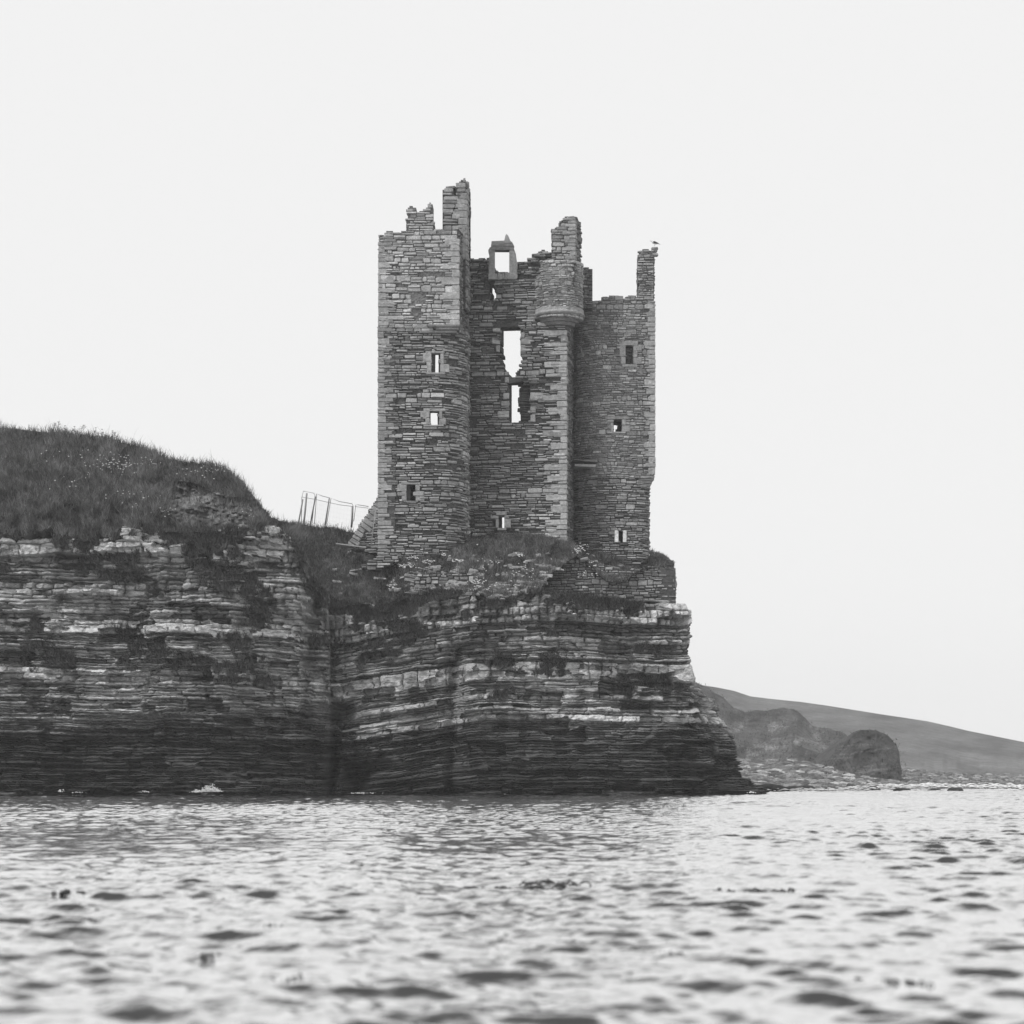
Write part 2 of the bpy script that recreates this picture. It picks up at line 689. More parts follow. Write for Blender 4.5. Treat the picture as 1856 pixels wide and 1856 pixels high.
zbase = 11.1
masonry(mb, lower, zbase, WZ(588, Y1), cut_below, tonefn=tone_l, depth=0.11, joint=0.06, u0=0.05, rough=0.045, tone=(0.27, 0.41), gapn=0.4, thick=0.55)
back_l = Path([(-2.0, 110.9), (-6.3, 110.6)])
masonry(mb, back_l, zbase, 15.9, lambda px, py: py > 868, thick=0.6, llo=0.5)
side_l = Path([(-6.25, 110.6), (-6.44, 106.06)])
masonry(mb, side_l, zbase, WZ(590, Y1), lambda px, py: py > 500, thick=0.8, llo=0.4, joint=0.04)
quoins(mb, -6.44, 106.0, (1, 0), (0.04, 1), zbase, WZ(590, Y1), lambda px, py: py > 580, s=0.35, l=0.6, tone=(0.24, 0.36), hlo=0.12, hhi=0.32, out=0.01)
for (l_, t_, r_, b_) in ((768, 634, 789, 681), (736, 872, 744, 914)):      # splayed inner reveals, toned dark to stand in for shade
    mb.cbox((0, 106.3, 0), (1, 0, 0), (0, 1, 0), (0, 0, 1), (WX(l_, 106.4), 0, WZ(b_, 106.4)), (WX(r_, 106.4), 0.35, WZ(t_, 106.4)), 0.02, 0.01, 0.08)
castle_tower = castle_part(mb, 'stair_tower')

mb = MB()
Yc = 105.85
mc0 = masker(top_l)
mc1 = masker(top_l, [[(746, 562), (752, 558), (764, 562), (763, 572), (758, 584), (748, 578)], rect(705, 528, 711, 535), rect(684, 566, 689, 574)])
mc = lambda px, py: mc0(px, py)
cap_front = Path([(-6.42, 105.93), (-2.54, Yc)])
masonry(mb, cap_front, WZ(592, Yc), WZ(360, Yc), mc, hlo=0.1, hhi=0.24, tone=(0.35, 0.45), depth=0.07, joint=0.045, rough=0.03, gapn=0.2, ctone=(0.1, 0.2), u0=0.06, u1=cap_front.L - 0.08,
        tonefn=tone_l, harl=0.35, thick=1.0,
        stone_in=lambda px, py: mc1(px, py) & ~inpoly(px, py, ledges_l[0]) & ~inpoly(px, py, ledges_l[1]) & ~inpoly(px, py, ledges_l[2]))
cap_side = Path([(-2.54, Yc), (-2.06, 109.4)])
masonry(mb, cap_side, WZ(592, Yc), WZ(415, Yc), lambda px, py: py > 395, hlo=0.1, hhi=0.2, tone=(0.15, 0.24), depth=0.04, rough=0.02, u0=0.08, harl=0.6)  # darker stones stand in for the shade on this side face
cap_left = Path([(-6.2, 110.4), (-6.42, 105.97)])
masonry(mb, cap_left, WZ(592, Yc), WZ(425, Yc), lambda px, py: py > 420, llo=0.4, tone=(0.25, 0.36), u1=cap_left.L - 0.05)
quoins(mb, -2.54, Yc, (-1, 0), (0.14, 1), WZ(590, Yc), WZ(432, Yc), lambda px, py: py > 0, tone=(0.33, 0.44), sidek=0.35)
quoins(mb, -6.42, 105.93, (1, 0), (0.04, 1), WZ(590, Yc), WZ(438, Yc), lambda px, py: py > 0, tone=(0.27, 0.36), s=0.4, l=0.7, out=0.01)
for k in range(9):    # loose cope stones on the wallhead
    px = rng.uniform(690, 800)
    z = WZ(lerp_line([(685, 430), (700, 424), (730, 420), (737, 414), (800, 414)], px), Yc) - 0.02
    if 734 < px < 790:
        continue
    mb.cbox((WX(px, Yc), Yc + rng.uniform(0.05, 0.3), z), (1, 0, 0), (0, 1, 0), (0, 0, 1), (-0.2, 0, 0), (rng.uniform(0.1, 0.3), 0.5, rng.uniform(0.05, 0.14)), 0.03, 0.02, rng.uniform(0.2, 0.32))
# thin corbel slabs under the caphouse corner
for k, (a, b) in enumerate(((775, 834), (790, 832), (760, 828))):
    z = WZ(588 + 5 * k, Yc)
    mb.cbox((0, Yc, 0), (1, 0, 0), (0, 1, 0), (0, 0, 1), (WX(a, Yc), -0.05 + 0.06 * k, z - 0.12), (WX(b, Yc), 1.6, z), 0.02, 0.01, 0.2)
castle_part(mb, 'caphouse')

mb = MB()
stack_poly = [(802, 470), (802, 341), (809, 341), (810, 335), (832, 334), (834, 328), (843, 325), (852, 331), (852, 372), (856, 380), (855, 398), (853, 402), (853, 470)]
stack_hole = [(821, 341), (827, 341), (827, 350), (823, 352)]
ms = masker(stack_poly, [stack_hole])
sf = Path([(WX(802, 107), 107), (WX(846, 107), 107)])
masonry(mb, sf, WZ(470, 107), WZ(322, 107), ms, hlo=0.14, hhi=0.32, llo=0.3, lhi=0.9, tone=(0.24, 0.36), joint=0.045, depth=0.07, thick=0.8, rough=0.035, u1=sf.L - 0.05)
ss = Path([(WX(846, 107), 107.0), (WX(853, 108.2), 108.2)])
masonry(mb, ss, WZ(560, 107), WZ(331, 107), lambda px, py: py > 326, hlo=0.14, hhi=0.3, tone=(0.18, 0.28), depth=0.06, thick=0.5, u0=0.06)  # stack's side stones darkened to paint its shaded face
sk = Path([(WX(853, 108.2), 108.2), (WX(806, 108.2), 108.2)])
masonry(mb, sk, WZ(470, 107), WZ(340, 107), lambda px, py: py > 0, llo=0.4, thick=0.4)
quoins(mb, WX(846, 107), 107, (-1, 0), (0.15, 1), WZ(470, 107), WZ(345, 107), lambda px, py: py > 0, s=0.4, l=0.55, tone=(0.26, 0.36))
mb.cbox((WX(840, 107), 107.1, WZ(336, 107)), (1, 0, 0.1), (0, 1, 0), (-0.1, 0, 1), (-0.2, 0, 0), (0.3, 0.6, 0.22), 0.08, 0.03, 0.28)
mb.cbox((WX(815, 107), 107.05, WZ(341, 107)), (1, 0, 0.05), (0, 1, 0), (0, 0, 1), (-0.2, 0, 0), (0.25, 0.5, 0.13), 0.03, 0.02, 0.25)
castle_part(mb, 'chimney_stack')

# --- main block front wall
A0, A1 = (-2.7, 109.1), (WX(1027, 108.4), 108.4)
front = Path([A0, A1])
out_m = [(820, 470), (840, 468), (866, 470), (868, 468), (886, 468), (888, 462), (890, 478), (897, 492), (923, 493), (934, 490), (937, 474),
         (948, 473), (962, 472), (964, 462), (985, 452), (1000, 460), (1040, 470), (1060, 470), (1060, 1030), (820, 1030)]
crack = [(885, 509), (894, 517), (898, 531), (897, 543), (887, 543), (892, 534), (887, 524)]
win_up = [(907, 592), (943, 592), (941, 612), (944, 640), (948, 656), (944, 664), (938, 672), (936, 678), (934, 690), (925, 690), (922, 676), (914, 668), (909, 660), (908, 640)]
win_lo = [(922, 691), (935, 688), (946, 690), (951, 697), (960, 698), (960, 765), (922, 765)]
slit_m = rect(904, 934, 914, 957)
win_clean = rect(907, 592, 943, 638)
mm = masker(out_m, [crack, win_clean, win_lo, slit_m], [win_up])
joints_m = [[(884, 500), (890, 508), (889, 541), (897, 545), (902, 575), (906, 592), (901, 592), (896, 565), (886, 532), (880, 506)],
            rect(903, 578, 941, 592), rect(930, 498, 966, 504), rect(848, 501, 880, 503)]


def stone_m(px, py):
    r = mm(px, py)
    for q in joints_m:
        r = r & ~inpoly(px, py, q)
    return r


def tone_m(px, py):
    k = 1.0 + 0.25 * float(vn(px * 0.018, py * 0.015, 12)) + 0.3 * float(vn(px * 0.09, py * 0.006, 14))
    k *= 0.82 + 0.3 * float(sstep(880, 1010, px))  # shade beside the stair tower painted into the stone tone
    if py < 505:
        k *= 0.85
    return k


mb = MB()
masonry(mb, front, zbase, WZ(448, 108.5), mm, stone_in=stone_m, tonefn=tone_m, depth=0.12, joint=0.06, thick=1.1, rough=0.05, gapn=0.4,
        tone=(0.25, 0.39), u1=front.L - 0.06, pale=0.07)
ret = Path([A1, (WX(1041, 111.3), 111.3)])
masonry(mb, ret, zbase, WZ(560, 108.4), lambda px, py: py > 540, tone=(0.16, 0.26), u0=0.08, joint=0.035)  # return wall toned down: its shadow is in the stone colour
nx, ny = front.n[0]
d_in = (A0[0] - A1[0], A0[1] - A1[1])
d_ret = (ret.p[1] - ret.p[0])
quoins(mb, A1[0], A1[1], d_in, tuple(d_ret), zbase, WZ(598, 108.4), lambda px, py: py > 0, hlo=0.14, hhi=0.36, s=0.38, l=0.95, tone=(0.3, 0.42), sidek=0.5)
mb.cbox((A1[0], A1[1], WZ(608, 108.4)), (d_in[0] / np.hypot(*d_in), d_in[1] / np.hypot(*d_in), 0), (0, 1, 0), (0, 0, 1),
        (-0.02, -0.03, 0), (1.14, 0.4, 0.27), 0.03, 0.01, 0.36)
main_wall = castle_part(mb, 'main_block')

# loose rubble reveal of the broken lower window, its shade put into the tone
mb = MB()
z = WZ(768, 109)
while z < WZ(690, 109):
    h = rng.uniform(0.08, 0.16)
    l = WX(rng.uniform(938, 945), 109.4)
    mb.cbox((0, 109.35, z), (1, 0, 0), (0, 1, 0), (0, 0, 1), (l, rng.uniform(-0.1, 0.1), 0), (WX(966, 109.4), 0.7, h - 0.02), 0.03, 0.015, rng.uniform(0.07, 0.12))
    z += h
# slab bridging the gap between the broken windows
mb.cbox((WX(920, 108.9), 108.85, WZ(695, 108.9)), (1, 0, 0.06), (0, 1, 0), (-0.06, 0, 1), (-0.1, 0, 0), (0.72, 0.7, 0.27), 0.04, 0.03, 0.11)
castle_part(mb, 'rubble_reveal')

# --- dormer frame on the wallhead
mb = MB()
Yd = 108.6
dx = (1, 0, 0)
dy = (0, 1, 0)
dz = (0, 0, 1)


def prism(mb, poly, Y, th, tone, mat=0):
    """an outline in photo pixels at distance Y, th metres deep"""
    p = np.array([(WX(a, Y), Y, WZ(b, Y)) for a, b in poly])
    q = p + (0, th, 0)
    n = len(p)
    c0, c1 = p.mean(0), q.mean(0)
    V = np.concatenate([p, q, [c0 - (0, 0.02, 0), c1]])
    Q = [[i, (i + 1) % n, n + (i + 1) % n, n + i] for i in range(n)]
    T = [[2 * n, (i + 1) % n, i] for i in range(n)] + [[2 * n + 1, n + i, n + (i + 1) % n] for i in range(n)]
    mb.add(V, Q, T, tone, mat)


prism(mb, [(885, 506), (886, 470), (888, 456), (885, 453), (888, 448), (897, 446), (897, 506)], Yd, 0.45, 0.24)
prism(mb, [(923, 506), (923, 448), (931, 449), (935, 460), (937, 475), (938, 503), (934, 506)], Yd, 0.45, 0.25)
prism(mb, [(890, 453), (890, 445), (931, 446), (931, 453)], Yd - 0.03, 0.5, 0.2)
prism(mb, [(890, 445), (891, 437), (914, 436), (928, 438), (932, 446)], Yd - 0.06, 0.5, 0.25)
prism(mb, [(913, 440), (916, 427), (918, 424), (921, 427), (925, 436), (929, 441)], Yd - 0.09, 0.4, 0.3)
for k in range(6):
    a = 897 + k * 4.4
    mb.cbox((WX(a, Yd), Yd + 0.02, WZ(506, Yd)), dx, dy, dz, (0, 0, 0), (0.11, 0.4, rng.uniform(0.26, 0.36)), 0.02, 0.015, rng.uniform(0.22, 0.3))
castle_part(mb, 'dormer_frame')

# --- corbelled corner turret
TC = (WX(1013, 108.95), 108.95)
mb = MB()
tp = Path(arc(TC[0], TC[1], 1.2, -190, 10, 26))
out_t = [(950, 600), (950, 500), (964, 500), (964, 470), (967, 468), (1000, 470), (1060, 470), (1075, 600)]
mt = masker(out_t, [rect(969, 476, 977, 498)])


def tone_t(px, py):
    return 1.0 + 0.35 * float(vn(px * 0.05, py * 0.04, 21))


masonry(mb, tp, WZ(573, 107.9), WZ(470, 107.9), mt, hlo=0.08, hhi=0.2, llo=0.15, lhi=0.4, tone=(0.32, 0.43), depth=0.05, joint=0.035, rough=0.035, ctone=(0.14, 0.26), gapn=0.2,
        thick=0.4, tonefn=tone_t, harl=0.6)


def lathe_arc(mb, prof, tone, a0=-185, a1=5, n=40):
    a = np.radians(np.linspace(a0, a1, n))
    V = []
    for r, z in prof:
        jr = 1 + 0.012 * (hsh(np.arange(n), int(z * 100), 4) - 0.5)
        V.append(np.stack([TC[0] + r * jr * np.cos(a), TC[1] + r * jr * np.sin(a), np.full(n, z) + 0.02 * vn(a * 3, z * 5, 2)], -1))
    V = np.concatenate(V)
    mb.add(V, grid_faces(len(prof), n), None, tone)


zc0 = WZ(562, 107.75)
lathe_arc(mb, [(0.5, zc0 - 0.62), (0.75, zc0 - 0.6), (0.82, zc0 - 0.46), (0.95, zc0 - 0.44), (0.98, zc0 - 0.3), (1.08, zc0 - 0.28), (1.12, zc0 - 0.16)], 0.2)
lathe_arc(mb, [(1.1, zc0 - 0.15), (1.23, zc0 - 0.12), (1.27, zc0 - 0.06), (1.26, zc0 + 0.0), (1.23, zc0 + 0.05), (1.22, zc0 + 0.2), (1.1, zc0 + 0.22)], 0.3)
# broken cope at the turret's head
for k in range(26):
    px = rng.uniform(964, 1004)
    top = lerp_line([(963, 470), (966, 461), (985, 450), (990, 452), (998, 459), (1005, 461)], px)
    py = rng.uniform(top, 474)
    mb.cbox((WX(px, 108.3), 108.1 + rng.uniform(0, 0.5), WZ(py, 108.3) - 0.07), dx, dy, dz, (-rng.uniform(0.08, 0.24), 0, 0), (rng.uniform(0.06, 0.2), 0.4, rng.uniform(0.05, 0.1)), 0.02, 0.015, rng.uniform(0.18, 0.32))
castle_part(mb, 'corner_turret')

mb = MB()
gp = [(999, 480), (1000, 440), (1000, 417), (1004, 412), (1012, 410), (1018, 402), (1017, 399), (1024, 398), (1031, 394), (1036, 391), (1060, 391), (1060, 480)]
mg = masker(gp)
g0, g1 = (WX(999, 108.0), 108.0), (WX(1043, 107.9), 107.9)
gf = Path([g0, g1])
masonry(mb, gf, WZ(478, 108), WZ(390, 108), mg, hlo=0.1, hhi=0.26, llo=0.2, lhi=0.6, tone=(0.22, 0.36), depth=0.06, joint=0.04, thick=0.9, rough=0.03, u1=gf.L - 0.04)
gs = Path([g1, (WX(1054, 109.3), 109.3)])


def gside(px, py):
    return py > 384 - 0 * px


masonry(mb, gs, WZ(520, 108), WZ(392, 108), gside, hlo=0.1, hhi=0.24, tone=(0.14, 0.24), depth=0.06, thick=0.5, u0=0.05, rough=0.04)  # low tone paints the shade on the fragment's side
gb = Path([(WX(1057, 109.6), 109.6), (WX(1047, 108.2), 108.9)])
quoins(mb, g1[0], g1[1], (-1, 0), (0.2, 1), WZ(478, 108), WZ(393, 108), lambda px, py: py > 0, hlo=0.12, hhi=0.25, s=0.3, l=0.5, tone=(0.25, 0.36))
for k in range(12):
    px = rng.uniform(1000, 1036)
    top = lerp_line([(1000, 417), (1012, 410), (1018, 401), (1036, 391)], px)
    mb.cbox((WX(px, 108), 108.05 + rng.uniform(0, 0.3), WZ(top + 3, 108)), dx, dy, dz, (-0.12, 0, 0), (rng.uniform(0.05, 0.15), 0.4, rng.uniform(0.06, 0.14)), 0.03, 0.02, rng.uniform(0.15, 0.3))
castle_part(mb, 'gable_fragment')

# --- round tower with a squared upper corner
Y3 = 110.0
out_r = [(1030, 560), (1048, 500), (1052, 486), (1073, 487), (1075, 530), (1080, 536), (1096, 539), (1112, 537), (1118, 535), (1130, 539), (1140, 535), (1150, 535), (1157, 541),
         (1156, 470), (1159, 452), (1176, 451), (1181, 456), (1189, 452), (1193, 480), (1192, 860), (1180, 870), (1184, 1060), (1030, 1060)]
hole_r = [rect(1134, 626, 1148, 660), rect(1112, 760, 1127, 783), rect(1121, 962, 1129, 983)]
mr = masker(out_r, hole_r)
xr_lo = WX(1178, 110.8)
xr_up = WX(1187, 110.0)
la = arc(4.75, 112.2, 1.95, -180, -90, 12, 2.2)
lowp = Path(la + [(5.9, 110.0)] + arc(xr_lo - 0.75, 110.75, 0.75, -90, 0, 8)[0:] + [(xr_lo - 0.1, 114)])
upp = Path(la + [(xr_up, 110.0)])
upside = Path([(xr_up, 110.0), (xr_up - 0.05, 114)])


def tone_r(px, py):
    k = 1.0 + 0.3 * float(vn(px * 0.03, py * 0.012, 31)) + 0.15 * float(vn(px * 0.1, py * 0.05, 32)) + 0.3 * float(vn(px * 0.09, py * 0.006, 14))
    return k * (0.72 + 0.33 * float(sstep(1050, 1120, px)))  # shade of the re-entrant angle put into the stone colour


mb = MB()
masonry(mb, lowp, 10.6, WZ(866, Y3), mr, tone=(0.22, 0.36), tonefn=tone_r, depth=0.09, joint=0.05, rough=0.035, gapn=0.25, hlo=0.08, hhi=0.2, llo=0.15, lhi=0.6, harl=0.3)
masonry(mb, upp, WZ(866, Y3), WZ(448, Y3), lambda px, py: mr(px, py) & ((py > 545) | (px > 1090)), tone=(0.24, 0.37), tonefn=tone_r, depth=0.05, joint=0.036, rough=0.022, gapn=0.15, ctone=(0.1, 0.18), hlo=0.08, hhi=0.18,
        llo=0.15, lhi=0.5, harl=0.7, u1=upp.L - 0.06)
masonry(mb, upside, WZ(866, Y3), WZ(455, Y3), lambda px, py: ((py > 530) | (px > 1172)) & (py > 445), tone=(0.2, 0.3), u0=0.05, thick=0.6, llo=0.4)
quoins(mb, xr_up, 110.0, (-1, 0), (0, 1), WZ(860, Y3), WZ(545, Y3), lambda px, py: py > 0, hlo=0.16, hhi=0.36, s=0.28, l=0.42, tone=(0.28, 0.4), out=0.02)
for k in range(5):      # corbel courses that carry the squared corner
    z = WZ(862 + 4.5 * k, Y3)
    mb.cbox((xr_up - 0.02 - 0.055 * k, 110.02 + 0.05 * k, z - 0.12), (-1, 0, 0), dy, dz, (0, 0, 0), (0.7, 0.9, 0.12), 0.02, 0.01, 0.24)
pier = Path([(WX(1046, 109.9), 109.9), (WX(1074, 109.9), 109.9)])
masonry(mb, pier, WZ(560, 109.9), WZ(484, 109.9), masker([(1040, 570), (1040, 489), (1060, 486), (1077, 487), (1076, 540), (1090, 548), (1090, 570)]), tone=(0.18, 0.28), depth=0.05, joint=0.035, rough=0.03, llo=0.15, lhi=0.4, thick=0.6)
bk = Path([(xr_lo, 113.9), (3.0, 113.9)])
mbk = masker(rect(0, 400, 1856, 1100), [rect(1090, 771, 1120, 806)])
masonry(mb, bk, 10.6, WZ(600, 110), mbk, thick=0.6, llo=0.5, lhi=1.2)
castle_part(mb, 'round_tower')
mb = MB()
for (px, py, l, h, wd) in ((1187, 449, 0.34, 0.12, 0.3), (1186, 454, 0.3, 0.14, 0.3), (1187, 460, 0.36, 0.15, 0.3), (1176, 458, 0.3, 0.2, 0.4)):
    mb.cbox((WX(px, Y3) - l / 2, Y3 + 0.05, WZ(py, Y3) - h / 2), dx, dy, dz, (0, 0, 0), (l, wd, h), 0.05, 0.02, rng.uniform(0.22, 0.32))
castle_part(mb, 'loose_cope')

# projecting water-spout slab in the re-entrant angle
mb = MB()
mb.cbox((WX(1040, 110.6), 110.0, WZ(847, 110)), (1, 0, -0.03), dy, dz, (0, -0.25, 0), (WX(1080, 110) - WX(1040, 110.6), 0.8, 0.16), 0.03, 0.02, 0.3)
mb.cbox((WX(1038, 110.6), 110.0, WZ(836, 110)), (1, 0, -0.06), dy, dz, (0, -0.32, 0), (1.2, 0.8, 0.07), 0.02, 0.02, 0.2)
castle_part(mb, 'slab_ledge')

# --- sloping buttress at the foot of the stair tower
mb = MB()
bt = [(686, 898), (676, 914), (660, 938), (646, 960), (627, 988), (640, 996), (690, 1006), (690, 898)]
bp = Path([(WX(622, 106.3), 106.3), (-6.38, 106.1)])
mbt = masker(bt)
masonry(mb, bp, 11.0, WZ(890, 106.2), mbt, thick=1.0, tone=(0.2, 0.32), joint=0.045, depth=0.08, rough=0.03)
edge = np.array([(690, 902), (676, 921), (659, 946), (645, 966), (629, 990)], float)
s = 0.0
cum = np.concatenate([[0], np.cumsum(np.linalg.norm(np.diff(edge, axis=0), axis=1))])
while s < cum[-1] - 4:
    hh = rng.uniform(6, 11)
    m = s + hh / 2
    ex, ey = np.interp(m, cum, edge[:, 0]), np.interp(m, cum, edge[:, 1])
    tg = np.array([np.interp(m + 4, cum, edge[:, 0]) - np.interp(m - 4, cum, edge[:, 0]), 0, -(np.interp(m + 4, cum, edge[:, 1]) - np.interp(m - 4, cum, edge[:, 1]))])
    tg /= np.linalg.norm(tg)
    inn = np.array([-tg[2], 0, tg[0]])
    if inn[0] < 0:
        inn = -inn
    hm = hh * 0.02655
    mb.cbox((WX(ex, 106.2), 106.15, WZ(ey, 106.2)), inn, dy, tg, (-0.03, -rng.uniform(0, 0.06), -hm / 2 + 0.015), (rng.uniform(0.3, 0.62), 0.8, hm / 2 - 0.015), 0.03, 0.015, rng.uniform(0.24, 0.34))
    s += hh
castle_part(mb, 'buttress')


# --- windows as parts of the tower they light
def win(parent_part, *a, **k):
    o = window_blocks('window', None, *a, **k)
    o.parent = parent_part
    o.location = np.array(o.location) - np.array(castle.location) - np.array(parent_part.location)
    return o


win(castle_tower, 106.0, 782, 640, 798, 675, lintel=0.1, sill=0.1)
win(castle_tower, 106.0, 779, 745, 796, 770, lintel=0.13, sill=0.08, over=0.3)
win(castle_tower, 106.0, 737, 878, 753, 908, lintel=0.1, sill=0.06)
win(main_wall, 108.6, 904, 934, 914, 957, lintel=0.2, sill=0.12, over=0.12)
rt = bpy.data.objects['round_tower']
win(rt, 110.0, 1134, 626, 1148, 660, lintel=0.22, sill=0.14, tone=(0.26, 0.3), proud=0.015)
win(rt, 110.0, 1112, 760, 1127, 783, lintel=0.14, sill=0.08, over=0.35, tone=(0.27, 0.32))
mb = MB()
for a, b in ((1114, 1121), (1129, 1135.5)):
    mb.cbox((0, 110, 0), dx, dy, dz, (WX(a, 110), -0.1, WZ(983, 110)), (WX(b, 110), 0.25, WZ(962, 110)), 0.015, 0.01, 0.72)
o = mb.build('window', M_STONE)
o.parent = rt
tag(o, 'narrow dark slit between two whitish upright jamb stones')
# dressed jamb stones of the two tall broken windows
for (a, b, c, d) in ((893, 595, 906, 602), (891, 613, 906, 624), (899, 626, 906, 638), (944, 603, 951, 612), (944, 613, 962, 624), (944, 626, 953, 639),
                     (912, 712, 923, 724), (908, 727, 923, 736), (902, 745, 923, 757), (961, 712, 985, 724), (961, 737, 972, 746), (915, 684, 923, 694), (961, 752, 970, 764)):
    Yw = 109.1 - 0.7 * (a - 828) / 199.0
    mb = MB()
    mb.cbox((0, Yw, 0), dx, dy, dz, (WX(a, Yw), -0.05, WZ(d, Yw)), (WX(b if False else c, Yw), 0.5, WZ(b, Yw)), 0.03, 0.02, rng.uniform(0.3, 0.38))
    o = mb.build('jamb_stone', M_STONE)
    o.parent = main_wall

# ---------------------------------------------------------------- ruined walls below the castle
def ruin(name, label, path, z0, z1, mask, **kw):
    mb = MB()
    masonry(mb, path, z0, z1, mask, **kw)
    c = path.p.mean(0)
    o = mb.build(name, SM, None, loc=(float(c[0]), float(c[1]), z0))
    return tag(o, label, 'wall', 'old walls round the castle foot')


rw_poly = [(975, 1045), (1000, 1024), (1022, 1014), (1060, 1014), (1090, 1022), (1120, 1034), (1150, 1032), (1180, 1026), (1212, 1026), (1230, 1030), (1236, 1110), (1150, 1100), (1060, 1090), (990, 1085), (965, 1060)]
rw_holes = [[(1055, 1066), (1090, 1058), (1130, 1070), (1150, 1080), (1110, 1086), (1070, 1080)]]
xrw = WX(1226, 105.4)
rp = Path([(WX(960, 106.0), 106.0), (WX(1060, 105.3), 105.3), (xrw, 105.3)])
mrw = masker(rw_poly)
ruin('retaining_wall', 'rough retaining wall of small stones under the round tower, rising from the cliff top', rp, WZ(1105, 105), WZ(1012, 105.5), mrw, hlo=0.1, hhi=0.22, llo=0.15, lhi=0.45,
     tone=(0.2, 0.34), joint=0.05, depth=0.09, rough=0.05, thick=1.2, u1=rp.L - 0.04)
mb = MB()
rs = Path([(xrw, 105.3), (xrw + 0.02, 109), (xrw + 0.02, 118)])
masonry(mb, rs, WZ(1105, 105), WZ(1030, 105.3), lambda px, py: py > 900, hlo=0.12, hhi=0.24, tone=(0.2, 0.32), joint=0.04, thick=0.8)
o = adopt(mb.build('return_wall', SM), bpy.data.objects['retaining_wall'])
w1 = Path([(WX(728, 102.75), 102.75), (WX(800, 102.7), 102.7), (WX(870, 102.9), 102.9)])
ruin('rubble_wall', 'collapsed rubble wall of loose round stones among white flowers below the stair tower', w1, WZ(1070, 102.8), WZ(1030, 102.8),
     masker([(733, 1070), (740, 1056), (752, 1050), (758, 1040), (790, 1034), (800, 1040), (842, 1036), (862, 1048), (850, 1064), (800, 1064), (745, 1068)]),
     hlo=0.12, hhi=0.26, llo=0.15, lhi=0.4, joint=0.07, depth=0.12, rough=0.06, tone=(0.2, 0.36), thick=0.7)
w2 = Path([(WX(652, 105.0), 105.0), (WX(726, 105.1), 105.1)])
ruin('footing_wall', 'short footing of flat slabs stepping out of the turf beneath the stair tower', w2, WZ(1033, 105), WZ(1007, 105),
     masker([(655, 1032), (655, 1024), (664, 1022), (664, 1013), (680, 1012), (681, 1007), (724, 1006), (724, 1020), (712, 1024), (700, 1028), (690, 1032)]),
     hlo=0.12, hhi=0.24, llo=0.3, lhi=0.8, joint=0.05, depth=0.08, rough=0.08, tone=(0.24, 0.38), thick=0.8)

# ---------------------------------------------------------------- cliffs
# plan at the waterline, left to right, then round the headland's corner and back
plan = [(-40, 98.6), (-26, 98.2), (-20, 98.0), (-14, 98.2), (-11.2, 98.7), (-9.8, 99.6), (-9.0, 100.0), (-8.5, 100.5), (-7.9, 100.6), (-7.2, 100.6), (-5.5, 100.6), (-3.2, 100.4),
        (-2.4, 99.8), (0, 99.7), (4, 99.8), (8.0, 100.2), (10.0, 101.0), (11.1, 102.3), (11.35, 104.0), (11.2, 108), (10.6, 116), (8, 130), (2, 150)]
pp = np.array(plan, float)
for _ in range(2):   # Chaikin
    q = np.empty((2 * len(pp) - 2, 2))
    q[0::2] = pp[:-1] * 0.75 + pp[1:] * 0.25
    q[1::2] = pp[:-1] * 0.25 + pp[1:] * 0.75
    pp = np.concatenate([pp[:1], q, pp[-1:]])
cp = Path(pp)
# set-back of the face with height, read off the headland's outline
out_r_edge = [(1437, 1368), (1428, 1366), (1400, 1347), (1375, 1335), (1340, 1318), (1320, 1308), (1300, 1300), (1290, 1300), (1275, 1291), (1262, 1288), (1250, 1270), (1238, 1260), (1225, 1260),
              (1208, 1254), (1200, 1247), (1190, 1255), (1183, 1243), (1170, 1239), (1150, 1240), (1130, 1243), (1118, 1243), (1100, 1240), (1090, 1229), (1040, 1229)]
cliff_top = [(-200, 955), (104, 950), (240, 952), (330, 965), (400, 955), (440, 945), (500, 950), (540, 985), (565, 1045), (600, 1085), (700, 1092), (735, 1062), (850, 1066), (900, 1070), (1000, 1066),
             (1060, 1074), (1150, 1084), (1240, 1088), (1400, 1088)]


def layers_from(table, seed):
    r = np.random.default_rng(seed)
    B = [table[0][0]]
    rows = []
    for (a, b, prot, tone, thin, blk, amp) in table:
        s = a
        while s < b - 0.5:
            t = thin * r.uniform(0.55, 1.7)
            if b - (s + t) < thin * 0.5:
                t = b - s
            s += t
            B.append(s)
            rows.append((prot + r.normal(0, amp), tone * r.uniform(0.65, 1.35), blk * r.uniform(0.6, 1.5), amp, r.random()))
    return np.array(B), np.array(rows)


